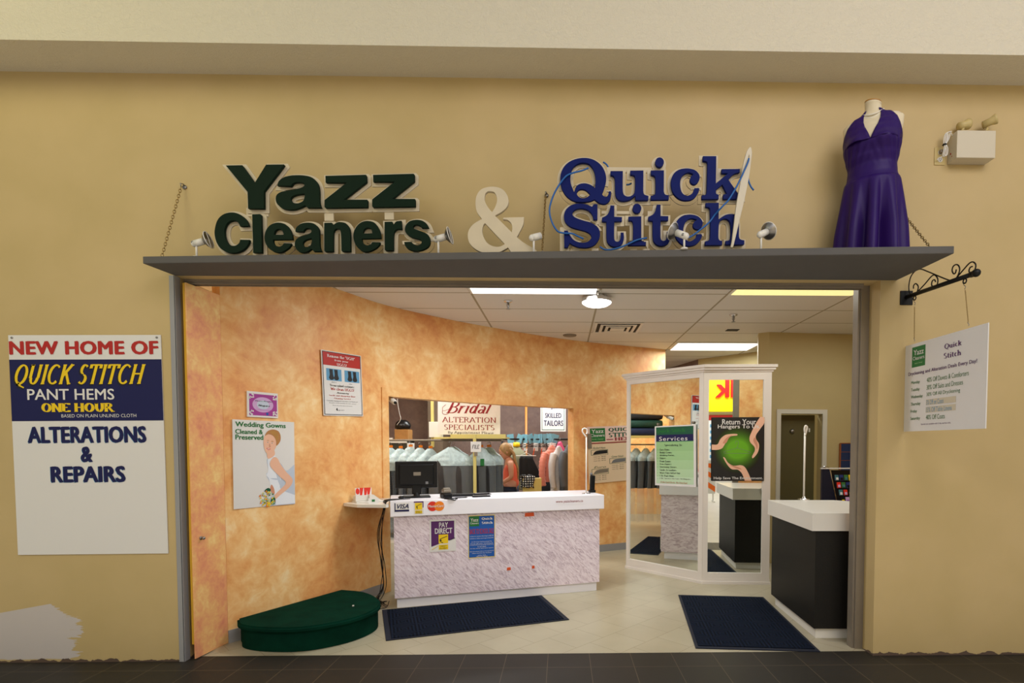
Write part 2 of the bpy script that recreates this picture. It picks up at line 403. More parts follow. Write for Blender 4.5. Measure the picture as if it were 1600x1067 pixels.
def ramp(t, stops):
    r = t.n('ShaderNodeValToRGB'); e = r.color_ramp.elements
    while len(e) < len(stops): e.new(.5)
    for i, (p, c) in enumerate(stops): e[i].position = p; e[i].color = rgba(c)
    return r

mt = {}
mt['white'] = M('white_plastic', (225, 222, 214), .45)
mt['cream'] = M('cream_painted_board', (205, 192, 165), .6, noise=.05, nscale=8)
mt['green'] = M('dark_green_sign_paint', (12, 32, 20), .6, noise=.1, nscale=12, spec=.12)
mt['blue'] = M('royal_blue_sign_paint', (16, 28, 92), .6, noise=.08, nscale=12, spec=.12)
mt['thread'] = M('blue_cord', (22, 92, 165), .4)
mt['shelf'] = M('grey_painted_shelf', (94, 92, 90), .7, noise=.05, nscale=5, spec=.2)
mt['metal'] = M('brushed_metal', (150, 148, 145), .35, 1)
mt['chrome'] = M('chrome', (215, 215, 218), .12, 1)
mt['brass'] = M('aged_brass_chain', (160, 134, 84), .4, .8)
mt['black'] = M('black_plastic', (14, 14, 16), .4, spec=.3)
mt['blackmetal'] = M('black_wrought_iron', (14, 14, 14), .45, .3)
mt['steel'] = M('grey_steel_frame', (132, 122, 108), .45, .2, noise=.08, nscale=6)
mt['beige_plastic'] = M('yellowed_beige_plastic', (196, 176, 118), .45)
mt['lampbox'] = M('off_white_enamel', (205, 195, 172), .45)
mt['glass'] = M('clear_lens', (235, 235, 235), .1, trans=.6)
mt['red'] = M('red_print', (176, 34, 26), .5)
mt['navy'] = M('navy_print', (9, 13, 74), .5)
mt['yellow'] = M('yellow_print', (236, 200, 20), .5)
mt['paper'] = M('white_print_board', (222, 220, 218), .4)
mt['blackp'] = M('black_print', (22, 22, 24), .5)
mt['greyp'] = M('grey_print', (110, 110, 112), .5)
mt['greenp'] = M('green_print', (24, 110, 48), .5)
mt['olive_txt'] = M('leaf_green_print', (58, 112, 52), .5)
mt['dkgreenp'] = M('dark_green_print', (14, 84, 58), .5)
mt['mint'] = M('pale_green_print', (168, 200, 150), .45)
mt['bluep'] = M('blue_print', (14, 84, 168), .45)
mt['skyp'] = M('sky_blue_print', (90, 150, 190), .5)
mt['purple'] = M('purple_print', (82, 28, 96), .5)
mt['magenta'] = M('magenta_print', (158, 52, 142), .5)
mt['lilac'] = M('lilac_print', (200, 160, 205), .5)
mt['orange'] = M('orange_print', (236, 130, 20), .5)
mt['mastred'] = M('red_orange_print', (214, 44, 24), .5)
mt['skin'] = M('printed_skin', (232, 182, 154), .5)
mt['skin2'] = M('printed_skin_shade', (204, 142, 114), .5)
mt['hairp'] = M('printed_hair', (178, 124, 70), .5)
mt['gownp'] = M('printed_gown', (228, 232, 240), .5)
mt['gown2'] = M('printed_gown_shade', (190, 200, 216), .5)
mt['tape'] = M('orange_tape', (216, 84, 34), .6)
mt['creamprint'] = M('cream_print_board', (224, 200, 168), .4)
mt['pinkprint'] = M('pink_print', (232, 200, 190), .45)
mt['maroon'] = M('maroon_print', (138, 26, 38), .5)
mt['tagblue'] = M('light_blue_ticket', (110, 165, 185), .5)
mt['yellowpaint'] = M('pale_yellow_steel', (212, 196, 118), .5)
mt['cardboard'] = M('cardboard', (170, 122, 66), .8, noise=.08)

def wall_mat():
    t = NT('tan_wall_paint'); b = t.b; b.inputs['Roughness'].default_value = .55
    g = t.n('ShaderNodeNewGeometry'); sep = t.n('ShaderNodeSeparateXYZ'); t.l(g.outputs['Position'], sep.inputs[0])
    nz = t.n('ShaderNodeTexNoise', i_Scale=2.2, i_Detail=3.0); t.l(g.outputs['Position'], nz.inputs['Vector'])
    cr = ramp(t, [(.3, (188, 165, 113)), (.7, (196, 172, 122))]); t.l(nz.outputs['Fac'], cr.inputs[0])
    # rolled-on patch of white primer at the far left foot of the wall
    mp = t.n('ShaderNodeMapping'); mp.inputs['Scale'].default_value = (3, 1, 30); t.l(g.outputs['Position'], mp.inputs[0])
    n2 = t.n('ShaderNodeTexNoise', i_Scale=1.6, i_Detail=5.0, i_Roughness=.7); t.l(mp.outputs[0], n2.inputs['Vector'])
    n3 = t.n('ShaderNodeTexNoise', i_Scale=5.0, i_Detail=2.0); t.l(g.outputs['Position'], n3.inputs['Vector'])
    def ma(op, a, bb):
        m = t.n('ShaderNodeMath', operation=op)
        for i, v in enumerate((a, bb)):
            if isinstance(v, (int, float)): m.inputs[i].default_value = v
            else: t.l(v, m.inputs[i])
        return m.outputs[0]
    ex = ma('ADD', ma('MULTIPLY', n2.outputs['Fac'], .28), ma('MULTIPLY', n3.outputs['Fac'], .3))
    # right limit around x=-3.5, rounded towards the top (z .42)
    zz = ma('MULTIPLY', ma('POWER', ma('ABSOLUTE', ma('SUBTRACT', sep.outputs['Z'], .16), 0), 2), 3.2)
    lim = ma('SUBTRACT', ma('SUBTRACT', ex, 3.68), zz)
    inx = ma('LESS_THAN', sep.outputs['X'], lim)
    inz = ma('LESS_THAN', sep.outputs['Z'], ma('ADD', ma('MULTIPLY', ma('ADD', sep.outputs['X'], 3.9), .18), .36))
    inz2 = ma('GREATER_THAN', sep.outputs['Z'], ma('ADD', .0, ma('MULTIPLY', n2.outputs['Fac'], .05)))
    msk = ma('MULTIPLY', ma('MULTIPLY', inx, inz), inz2)
    mx = t.n('ShaderNodeMix', data_type='RGBA'); t.l(msk, mx.inputs['Factor']); t.l(cr.outputs[0], mx.inputs['A']); mx.inputs['B'].default_value = rgba((196, 188, 184))
    # scuffed, unpainted foot of the wall
    n4 = t.n('ShaderNodeTexNoise', i_Scale=14.0, i_Detail=4.0); t.l(g.outputs['Position'], n4.inputs['Vector'])
    foot = ma('LESS_THAN', sep.outputs['Z'], ma('MULTIPLY', ma('SUBTRACT', n4.outputs['Fac'], .28), .07))
    mx2 = t.n('ShaderNodeMix', data_type='RGBA'); t.l(foot, mx2.inputs['Factor']); t.l(mx.outputs['Result'], mx2.inputs['A']); mx2.inputs['B'].default_value = rgba((92, 74, 62))
    t.l(mx2.outputs['Result'], b.inputs['Base Color'])
    n5 = t.n('ShaderNodeTexNoise', i_Scale=220.0, i_Detail=2.0); t.l(g.outputs['Position'], n5.inputs['Vector'])
    bp = t.n('ShaderNodeBump', i_Strength=.12, i_Distance=.002); t.l(n5.outputs['Fac'], bp.inputs['Height']); t.l(bp.outputs['Normal'], b.inputs['Normal'])
    return t.m
def stucco(name, c):
    t = NT(name); t.b.inputs['Roughness'].default_value = .8; t.b.inputs['Base Color'].default_value = rgba(c)
    g = t.n('ShaderNodeNewGeometry'); v = t.n('ShaderNodeTexNoise', i_Scale=45.0, i_Detail=6.0, i_Roughness=.6, i_Distortion=1.5); t.l(g.outputs['Position'], v.inputs['Vector'])
    bp = t.n('ShaderNodeBump', i_Strength=.7, i_Distance=.01); t.l(v.outputs['Fac'], bp.inputs['Height']); t.l(bp.outputs['Normal'], t.b.inputs['Normal'])
    return t.m
def sponge(name, stops, scale=2.2, rough=.5, streak=9):
    t = NT(name); t.b.inputs['Roughness'].default_value = rough
    g = t.n('ShaderNodeNewGeometry')
    a = t.n('ShaderNodeTexNoise', i_Scale=scale, i_Detail=7.0, i_Roughness=.66, i_Distortion=.25); t.l(g.outputs['Position'], a.inputs['Vector'])
    b2 = t.n('ShaderNodeTexNoise', i_Scale=streak, i_Detail=5.0, i_Roughness=.6, i_Distortion=.9); t.l(g.outputs['Position'], b2.inputs['Vector'])
    m = t.n('ShaderNodeMix', data_type='FLOAT'); m.inputs['Factor'].default_value = .3; t.l(a.outputs['Fac'], m.inputs['A']); t.l(b2.outputs['Fac'], m.inputs['B'])
    r = ramp(t, stops); t.l(m.outputs['Result'], r.inputs[0]); t.l(r.outputs[0], t.b.inputs['Base Color'])
    return t.m
mt['wall'] = wall_mat()
mt['stucco'] = stucco('cream_stucco', (218, 210, 188))
mt['stucco2'] = stucco('grey_tan_stucco', (196, 182, 164))
mt['apricot'] = sponge('apricot_sponged_paint', [(.34, (218, 142, 84)), (.43, (230, 164, 98)), (.51, (238, 184, 118)), (.58, (244, 202, 140)), (.68, (250, 226, 180))])
mt['apricot2'] = sponge('rosy_apricot_sponged_paint', [(.34, (222, 138, 106)), (.45, (234, 162, 112)), (.54, (240, 184, 118)), (.63, (246, 208, 136)), (.75, (250, 224, 160))], 4.5, .5, 20)
mt['brown'] = sponge('mauve_brown_mottle', [(.3, (98, 76, 72)), (.5, (120, 98, 90)), (.7, (138, 116, 104))], 2.5)  # uneven mauve brown over the back room wall
mt['olive'] = M('olive_beige_wall_paint', (190, 172, 124), .6, noise=.03, nscale=3)
mt['darkolive'] = M('dark_olive_slab', (92, 84, 50), .6)
mt['coved'] = M('grey_vinyl_skirting', (150, 150, 152), .5)

def tile_mat(name, base, base2, grout, w, h, ox, oy, rot=0, mortar=.006, offs=0, rough=.3, spec=.5):
    t = NT(name); t.b.inputs['Roughness'].default_value = rough; t.b.inputs['Specular IOR Level'].default_value = spec
    g = t.n('ShaderNodeNewGeometry'); mp = t.n('ShaderNodeMapping'); mp.vector_type = 'TEXTURE'
    mp.inputs['Location'].default_value = (ox, oy, 0); mp.inputs['Rotation'].default_value = (0, 0, rot)
    t.l(g.outputs['Position'], mp.inputs[0])
    br = t.n('ShaderNodeTexBrick'); br.offset = offs; br.inputs['Scale'].default_value = 1; br.inputs['Brick Width'].default_value = w; br.inputs['Row Height'].default_value = h
    br.inputs['Mortar Size'].default_value = mortar/2; br.inputs['Mortar Smooth'].default_value = .1; br.inputs['Bias'].default_value = 0
    br.inputs['Color1'].default_value = rgba(base); br.inputs['Color2'].default_value = rgba(base2); br.inputs['Mortar'].default_value = rgba(grout)
    t.l(mp.outputs[0], br.inputs['Vector'])
    nz = t.n('ShaderNodeTexNoise', i_Scale=1.7, i_Detail=5.0); t.l(g.outputs['Position'], nz.inputs['Vector'])
    mx = t.n('ShaderNodeMix', data_type='RGBA', blend_type='MULTIPLY'); mx.inputs['Factor'].default_value = .35
    cr = ramp(t, [(.35, (205, 200, 190)), (.6, (255, 255, 255))]); t.l(nz.outputs['Fac'], cr.inputs[0])
    t.l(br.outputs['Color'], mx.inputs['A']); t.l(cr.outputs[0], mx.inputs['B']); t.l(mx.outputs['Result'], t.b.inputs['Base Color'])
    return t.m
mt['darktile'] = tile_mat('charcoal_floor_tile', (47, 43, 38), (43, 40, 35), (86, 76, 60), .3005, .305, -1.305, 3.69, mortar=.005, rough=.5, spec=.2)
mt['creamtile'] = tile_mat('cream_vinyl_tile', (176, 168, 144), (171, 162, 138), (134, 122, 98), .305, .305, 0, 3.94, rot=math.radians(45), mortar=.0035, offs=.5, rough=.32, spec=.35)
def ceil_mat():
    t = NT('white_ceiling_tile'); t.b.inputs['Roughness'].default_value = .85
    g = t.n('ShaderNodeNewGeometry'); mp = t.n('ShaderNodeMapping'); mp.vector_type = 'TEXTURE'; mp.inputs['Location'].default_value = (-.857, 5.2, 0); t.l(g.outputs['Position'], mp.inputs[0])
    br = t.n('ShaderNodeTexBrick'); br.offset = 0; br.inputs['Scale'].default_value = 1; br.inputs['Brick Width'].default_value = 1.2155; br.inputs['Row Height'].default_value = .601
    br.inputs['Mortar Size'].default_value = .011; br.inputs['Mortar Smooth'].default_value = .05; br.inputs['Bias'].default_value = 0
    br.inputs['Color1'].default_value = rgba((236, 230, 222)); br.inputs['Color2'].default_value = rgba((232, 226, 218)); br.inputs['Mortar'].default_value = rgba((172, 160, 134))
    t.l(mp.outputs[0], br.inputs['Vector'])
    nz = t.n('ShaderNodeTexNoise', i_Scale=160.0, i_Detail=3.0); t.l(g.outputs['Position'], nz.inputs['Vector'])
    mx = t.n('ShaderNodeMix', data_type='RGBA', blend_type='MULTIPLY'); mx.inputs['Factor'].default_value = .2; t.l(br.outputs['Color'], mx.inputs['A']); t.l(nz.outputs['Color'], mx.inputs['B'])
    t.l(mx.outputs['Result'], t.b.inputs['Base Color']); return t.m
mt['ceiling'] = ceil_mat()
def marble(name):
    t = NT(name); t.b.inputs['Roughness'].default_value = .35
    tc = t.n('ShaderNodeTexCoord'); m0 = t.n('ShaderNodeMapping'); m0.inputs['Rotation'].default_value = (0, math.radians(-45), 0); t.l(tc.outputs['Object'], m0.inputs[0])
    mp = t.n('ShaderNodeMapping'); mp.inputs['Scale'].default_value = (9, 9, 36); t.l(m0.outputs[0], mp.inputs[0])
    nz = t.n('ShaderNodeTexNoise', i_Scale=1.6, i_Detail=7.0, i_Roughness=.62, i_Distortion=1.1); t.l(mp.outputs[0], nz.inputs['Vector'])
    r = ramp(t, [(.34, (178, 158, 172)), (.44, (212, 194, 206)), (.54, (232, 218, 228)), (.7, (242, 232, 240))]); t.l(nz.outputs['Fac'], r.inputs[0]); t.l(r.outputs[0], t.b.inputs['Base Color'])
    return t.m
mt['marble'] = marble('pink_marble_laminate')
mt['laminate'] = M('white_laminate', (240, 238, 246), .35)
mt['ivory'] = M('ivory_laminate', (222, 219, 212), .3)
mt['blacklam'] = M('black_leather_laminate', (27, 26, 24), .5, noise=.25, nscale=90, bump=.15, bscale=250, spec=.25)
mt['frame'] = M('cream_painted_wood', (220, 212, 204), .45)
mt['mirror'] = M('mirror_silver', (235, 240, 236), .0, 1)
mt['carpet'] = M('dark_green_carpet', (8, 46, 34), .95, noise=.35, nscale=7, bump=.7, bscale=400, spec=.05)
def mat_mat():
    t = NT('navy_ribbed_mat'); t.b.inputs['Roughness'].default_value = .9; t.b.inputs['Specular IOR Level'].default_value = .08
    tc = t.n('ShaderNodeTexCoord')
    def wave(rot):
        mp = t.n('ShaderNodeMapping'); mp.inputs['Rotation'].default_value = (0, 0, rot); t.l(tc.outputs['Object'], mp.inputs[0])
        w = t.n('ShaderNodeTexWave', i_Scale=11.0); t.l(mp.outputs[0], w.inputs['Vector']); return w
    w1, w2 = wave(0.0), wave(PI/2)
    mp = t.n('ShaderNodeMapping'); mp.inputs['Rotation'].default_value = (0, 0, math.radians(45)); t.l(tc.outputs['Object'], mp.inputs[0])
    ck = t.n('ShaderNodeTexChecker', i_Scale=7.0); t.l(mp.outputs[0], ck.inputs['Vector'])
    m = t.n('ShaderNodeMix', data_type='FLOAT'); t.l(ck.outputs['Fac'], m.inputs['Factor']); t.l(w1.outputs['Fac'], m.inputs['A']); t.l(w2.outputs['Fac'], m.inputs['B'])
    bp = t.n('ShaderNodeBump', i_Strength=.6, i_Distance=.006); t.l(m.outputs['Result'], bp.inputs['Height']); t.l(bp.outputs['Normal'], t.b.inputs['Normal'])
    r = ramp(t, [(0, (8, 12, 20)), (1, (20, 30, 48))]); t.l(m.outputs['Result'], r.inputs[0]); t.l(r.outputs[0], t.b.inputs['Base Color'])
    return t.m
mt['mat'] = mat_mat()
mt['dress'] = M('purple_satin', (44, 20, 90), .42, noise=.12, nscale=6, spec=.2)
mt['form'] = M('cream_dress_form_fabric', (222, 208, 176), .65)
mt['wood'] = M('light_wood', (176, 128, 62), .5, noise=.12, nscale=15)
mt['pearl'] = M('pearl', (232, 226, 210), .25)
mt['tube'] = M('fluorescent_diffuser', (240, 240, 240), .5, emit=(255, 250, 244), es=1.6)
mt['tube2'] = M('yellowed_fluorescent_diffuser', (240, 230, 170), .5, emit=(250, 236, 160), es=.9)
mt['dome'] = M('lit_glass_dome', (245, 245, 245), .4, emit=(255, 252, 248), es=4)
mt['plastic_film'] = M('clear_garment_film', (215, 226, 230), .15, alpha=.12, bump=.8, bscale=20)
mt['film_white'] = M('milky_garment_film', (188, 208, 214), .3, alpha=.78, noise=.22, nscale=26, bump=.8, bscale=22)

# ================================================================== THE SETTING
DW, DT = 3.85, .22           # front wall plane and thickness
OX0, OX1, OZ = -2.668, 2.255, 2.695
b = NB()
for x0, x1, z0, z1 in ((-6.5, OX0, 0, 5.6), (OX1, 6.5, 0, 5.6), (OX0, OX1, OZ, 5.6)):
    box(b, x0, x1, DW, DW+DT, z0, z1)
bmesh.ops.remove_doubles(b, verts=b.verts, dist=1e-5)
struct('wall_front', b, mt['wall'])
b = NB(); box(b, OX1+.002, 4.4, DW+DT, DW+DT+.012, 0, 2.96); struct('wall_front_inner', b, mt['apricot'])
b = NB(); box(b, -7, 7, 3.557, DW, 4.05, 5.6); struct('ceiling_soffit', b, mt['stucco'])
b = NB(); box(b, -7, 7, 3.33, 3.94, -.1, 0); struct('floor', b, mt['darktile'])
b = NB(); box(b, -7, 7, -6.2, 3.33, -.1, -.0); struct('floor_mall', b, M('pale_peach_floor_tile', (208, 200, 188), .4, noise=.06, nscale=3))
b = NB(); box(b, -4.6, 4.5, 3.94, 11, -.1, .0); struct('floor_shop', b, mt['creamtile'])
b = NB(); box(b, -4.6, 4.5, DW+DT, 11, 2.961, 3.05); struct('ceiling', b, mt['ceiling'])

# curved apricot wall (plan points), with the wide doorway to the back room
WP = catmull([(-2.575, 4.197), (-2.525, 4.27), (-2.30, 4.66), (-2.07, 5.09), (-1.80, 5.68), (-1.26, 6.33), (-.87, 6.70), (-.27, 7.21), (.375, 7.64), (.95, 7.92), (1.556, 8.21)], 5)
def wall_at(px):
    """plan point and tangent of the curved wall seen at image column px"""
    d = ray(px, 700); s = Vector((d.x, d.y))
    for p, q in zip(WP, WP[1:]):
        a = s.x*p.y-s.y*p.x; c = s.x*q.y-s.y*q.x
        if a*c <= 0 and a != c:
            t = a/(a-c); return p.lerp(q, t), (q-p).normalized()
    return (WP[-1], (WP[-1]-WP[-2]).normalized())
DL, _ = wall_at(606); DR, _ = wall_at(895); DZ = 2.03
def inside(p): return None
sdist = [0]
for p, q in zip(WP, WP[1:]): sdist.append(sdist[-1]+(q-p).length)
def s_of(P): return min(((p.lerp(q, t)-P).length, sdist[i]+(q-p).length*t) for i, (p, q) in enumerate(zip(WP, WP[1:])) for t in (0, .25, .5, .75, 1))[1]
def at_s(s):
    for i, (p, q) in enumerate(zip(WP, WP[1:])):
        if sdist[i+1] >= s or i == len(WP)-2:
            t = (s-sdist[i])/(sdist[i+1]-sdist[i]); tt = (q-p).normalized(); return p.lerp(q, t), tt
sL, sR = s_of(DL), s_of(DR)
def strip(bm, ss, z0, z1, off0, off1):
    """curved slab between along-wall distances, offset off0..off1 towards the shop"""
    R = []
    for s in ss:
        p, t = at_s(s); n = Vector((t.y, -t.x))
        R.append([bm.verts.new((*(p+n*o), z)) for o, z in ((off1, z0), (off1, z1), (off0, z1), (off0, z0))])
    for A, B in zip(R, R[1:]):
        for k in range(4): bm.faces.new((A[k], A[(k+1) % 4], B[(k+1) % 4], B[k]))
    bm.faces.new(list(reversed(R[0]))); bm.faces.new(R[-1])
    return bm
def srange(a, c, n=14): return [a+(c-a)*i/n for i in range(n+1)]
S1 = sdist[-1]
b = NB()
strip(b, srange(0, sL), 0, 2.961, -.13, 0); strip(b, srange(sL, sR), DZ, 2.961, -.13, 0); strip(b, srange(sR, S1), 0, 2.961, -.13, 0)
bmesh.ops.recalc_face_normals(b, faces=b.faces); struct('wall_left', b, mt['apricot'])
b = NB(); strip(b, srange(0, sL-.09), 0, .1, 0, .008); struct('baseboard_left', b, mt['coved'])
b = NB(); strip(b, srange(sR+.09, S1), 0, .1, 0, .008); struct('baseboard_back', b, mt['coved'])
b = NB(); strip(b, srange(sL-.085, sR+.085), DZ, DZ+.085, 0, .014); strip(b, srange(sL-.085, sL, 2), 0, DZ, 0, .014); strip(b, srange(sR, sR+.085, 2), 0, DZ, 0, .014)
struct('trim_1', b, mt['apricot'])
# back room walls
def seg(bm, pts, z0, z1, th):
    for (x0, y0), (x1, y1) in zip(pts, pts[1:]):
        d = Vector((x1-x0, y1-y0)).normalized(); n = Vector((-d.y, d.x))*th
        prism(bm, [(x0, y0), (x1, y1), (x1+n.x, y1+n.y), (x0+n.x, y0+n.y)], z0, z1)
    return bm
b = NB(); seg(b, [(-4.5, 10.0), (1.99, 10.25), (2.28, 9.12)], 0, 2.96, .1); struct('wall_back', b, mt['brown'])
b = NB(); seg(b, [(-4.5, 4.09), (-4.5, 10.0)], 0, 2.96, .1); struct('wall_side_room', b, mt['apricot'])
b = NB(); prism(b, [(-2.30, 9.4), (-2.05, 9.4), (-2.05, 10.05), (-2.30, 10.05)], 0, 2.96); struct('wall_pier', b, M('grey_brown_plaster', (112, 96, 78), .6, noise=.1, nscale=4))
b = NB(); seg(b, [(2.28, 9.12), (3.02, 8.34), (4.4, 8.34)], 0, 2.96, .1); struct('wall_hall', b, mt['olive'])
# right-hand room wall with the white door frame
b = NB(); YR = lambda x: 6.916+(x-2.633)*.108
for x0, x1, z0 in ((2.633, 2.80, 0), (2.80, 3.37, 1.93), (3.37, 4.4, 0)):
    prism(b, [(x0, YR(x0)), (x1, YR(x1)), (x1, YR(x1)+.13), (x0, YR(x0)+.13)], z0, 2.961)
prism(b, [(2.52, 6.98), (2.633, 6.916), (2.633, 7.045), (2.55, 7.10)], 0, 2.961)
struct('wall_right_back', b, mt['olive'])
b = NB(); box(b, 4.4, 4.5, 4.07, 8.4, 0, 2.96); struct('wall_right', b, mt['olive'])
b = NB()
for x0, x1, z0, z1 in ((2.745, 2.80, 0, 1.985), (3.37, 3.43, 0, 1.985), (2.80, 3.37, 1.93, 1.985)):
    prism(b, [(x0, YR(x0)-.02), (x1, YR(x1)-.02), (x1, YR(x1)+.001), (x0, YR(x0)+.001)], z0, z1)
struct('trim_2', b, M('white_door_casing', (212, 208, 196), .4))
b = NB(); ang = math.atan(.108)
bx = NB(); box(bx, .02, .53, 0, .04, 0, 1.915)
dr = obj('door_1', bx, mt['darkolive']); dr.location = (2.81, YR(2.81)+.14, .008); dr.rotation_euler = (0, 0, ang); dr['kind'] = 'structure'  # dark olive slab closing the doorway
bx = NB(); lathe(bx, [(.0, 0), (.03, 0), (.03, .015), (.022, .03), (0, .034)], n=16, mat=Matrix.Translation((.21, 0, 1.70)) @ Matrix.Rotation(PI/2, 4, 'X')); obj('coat_knob', bx, mt['metal'], dr, True)
bx = NB(); box(bx, .44, .46, -.012, 0, 1.69, 1.74, .003); obj('door_latch', bx, mt['white'], dr)

# steel parts of the shop front
b = NB(); box(b, -2.702, -2.666, DW-.006, DW, 0, 2.694); box(b, -2.670, -2.664, DW-.006, DW+.05, 0, 2.694); struct('trim_3', b, mt['coved'])
b = NB(); box(b, 2.18, 2.255, 4.0, 4.07, 0, 2.695); box(b, 2.195, 2.255, 3.985, 4.0, 0, 2.695); struct('trim_4', b, mt['steel'])
b = NB(); box(b, -2.66, 2.18, 3.93, 4.0, 2.678, 2.695); box(b, -2.66, 2.18, 3.94, 3.95, 2.662, 2.678); box(b, -2.66, 2.18, 3.985, 3.998, 2.664, 2.678); struct('trim_5', b, mt['steel'])

# folded security grille in the pocket behind the rosy panel
g = empty('folding_grille', (-2.645, 3.97, 0), label='dark folded security grille in the gap beside the rosy apricot panel', cat='grille')
for k in range(5):
    b = NB(); box(b, -.012, .012, .005+k*.03, .017+k*.03, .01, 2.6); obj('slat', b, mt['blackmetal'], g)
b = NB()
for z in (.3, .75, 1.2, 1.65, 2.1, 2.45): box(b, .012, .016, .0, .14, z, z+.05)
obj('link_bars', b, mt['metal'], g)

# hinged rosy apricot panel
pA, pB = Vector((-2.608, 3.873, 0)), Vector((-2.572, 4.19, 0)); dd = (pB-pA); L = dd.length
pn = empty('pocket_panel', pA, (0, 0, math.atan2(dd.y, dd.x)-PI/2), label='tall narrow rosy apricot pocket panel standing open at the left of the entrance', cat='panel')
b = NB(); box(b, -.008, 0, 0, L, .008, 2.655); obj('face_board', b, mt['apricot2'], pn)
b = NB(); box(b, -.028, -.008, .004, L-.01, .11, 2.655); obj('core_edge', b, M('yellow_wood_edge', (206, 156, 40), .5, noise=.1, nscale=4), pn)
b = NB(); cyl(b, (0, .075, .86), (.006, .075, .86), .013); cyl(b, (.006, .075, .86), (.02, .075, .86), .008); sph(b, (.022, .075, .86), .012, 12); obj('pull_knob', b, mt['metal'], pn, True)

# ================================================================== MALL SIDE (seen in the mirror)
b = NB(); box(b, -7, 7, -6.3, -6.2, 0, 5); struct('wall_mall', b, M('pale_mall_wall', (214, 206, 196), .7))
sg = empty('fascia_sign', (0, 0, 0), label='yellow fascia sign with red letters, seen reversed in the mirror', cat='sign')
b = NB(); box(b, 1.6, 5.8, -6.2, -6.02, 2.6, 4.3, .01); obj('fascia', b, M('yellow_sign_face', (245, 214, 0), .4, emit=(245, 214, 0), es=.35), sg)
b = NB(); fit_into(b, txt_me('l', .03), .03, 0, .175, .62, 0); fit_into(b, txt_me('k', .03), .225, 0, .66, .62, 0)
ge = bmesh.ops.extrude_face_region(b, geom=list(b.faces)); bmesh.ops.translate(b, vec=(0, 0, .08), verts=[v for v in ge['geom'] if isinstance(v, bmesh.types.BMVert)])
bmesh.ops.transform(b, matrix=Matrix.Translation((3.99, -6.02, 3.05)) @ Matrix.Rotation(PI, 4, 'Z') @ Matrix.Rotation(PI/2, 4, 'X'), verts=b.verts)
bmesh.ops.recalc_face_normals(b, faces=b.faces); obj('raised_letters', b, M('red_sign_letters', (240, 20, 10), .4, emit=(240, 10, 5), es=.4), sg)
sf = empty('shop_window_poster', (0, 0, 0), label='white poster with a red heading in the shop across the mall, seen in the mirror', cat='poster')
b = NB(); box(b, 2.5, 4.1, -6.2, -6.17, .9, 2.5); obj('sheet', b, mt['paper'], sf)
b = NB(); box(b, 2.5, 4.1, -6.17, -6.165, 2.33, 2.5); obj('heading', b, mt['red'], sf)
b = NB()
for k in range(6):
    for j in range(7): box(b, 2.6+j*.2, 2.72+j*.2, -6.17, -6.165, 1.1+k*.2, 1.2+k*.2)
obj('print_cells', b, mt['skyp'], sf)
br = empty('barricade', (0, 0, 0), label='orange and white striped barricade on the mall floor, seen in the mirror', cat='barrier')
b = NB(); box(b, 2.25, 2.92, -2.93, -2.9, .22, 1.12, .005); obj('board', b, mt['white'], br)
b = NB()
for k in range(-1, 4):
    z = .26+k*.3; P = [(2.92, z), (2.92, z+.15), (2.25, z+.15+.45), (2.25, z+.45)]
    P = [(x, min(max(zz, .23), 1.11)) for x, zz in P]
    if P[0][1] == P[1][1]: continue
    vs = [b.verts.new((x, -2.897, zz)) for x, zz in P]; b.faces.new(vs)
obj('stripes', b, M('reflective_orange', (240, 110, 20), .5), br)
for x in (2.3, 2.87):
    b = NB(); box(b, x-.02, x+.02, -3.1, -2.7, 0, .03); box(b, x-.015, x+.015, -2.95, -2.93, .03, 1.1); obj('leg', b, mt['white'], br)

# ================================================================== SHELF ABOVE THE ENTRANCE
ST, SB = 2.738, 2.693
shl = empty('display_shelf', (0, 0, 0), label='long dark grey shelf over the shop entrance carrying the big letters', cat='shelf')
b = NB(); prism(b, [(-2.663, DW), (-2.69, 3.595), (2.385, 3.305), (2.37, DW)], SB, ST); bmesh.ops.bevel(b, geom=list(b.edges), offset=.003, segments=1, affect='EDGES'); obj('board', b, mt['shelf'], shl)
def front_y(x): return 3.595+(x+2.69)/5.075*(3.305-3.595)
# chains
def chain(top, bot, label, grp=None):
    t = empty('support_chain', top, label=label, cat='chain', group=grp)
    top, bot = Vector(top), Vector(bot); d = bot-top; n = int(d.length/.021); b = NB(); dn = d.normalized()
    sx = dn.orthogonal().normalized(); sy = dn.cross(sx)
    for i in range(n):
        c = dn*(i+.5)*d.length/n; a = sx if i % 2 else sy
        pts = [c + dn*math.cos(k*PI/5)*.0145 + a*math.sin(k*PI/5)*.0075 for k in range(10)]
        tube(b, pts, .0021, 5, closed=True)
    obj('links', b, mt['brass'], t, True)
    b = NB(); p0 = Vector((0, DW-top.y, .0)); tube(b, [(0, 0, 0), (0, -.006, .02), (.006, (DW-top.y)*.5, .026), (.006, DW-top.y+.0, .01)], .004, 6); cyl(b, (.006, DW-top.y-.008, .01), (.006, DW-top.y, .01), .014, .014, 12); obj('wall_hook', b, mt['metal'], t, True)
    b = NB(); q = bot-top; tube(b, [q+Vector((.008*math.cos(k*PI/4), 0, .008*math.sin(k*PI/4)-.006)) for k in range(8)], .003, 5, closed=True); obj('screw_eye', b, mt['metal'], t, True)
chain(PY(283, 292, 3.82), (-2.60, 3.64, ST+.014), 'brass chain from the wall to the left end of the grey shelf')
chain(PY(852.5, 305, 3.82), (-.125, 3.49, ST+.014), 'brass chain behind the gap between ampersand and blue letters')
chain(PY(1392, 310, 3.82), (2.27, 3.36, ST+.014), 'brass chain beside the purple dress at the right end of the grey shelf')

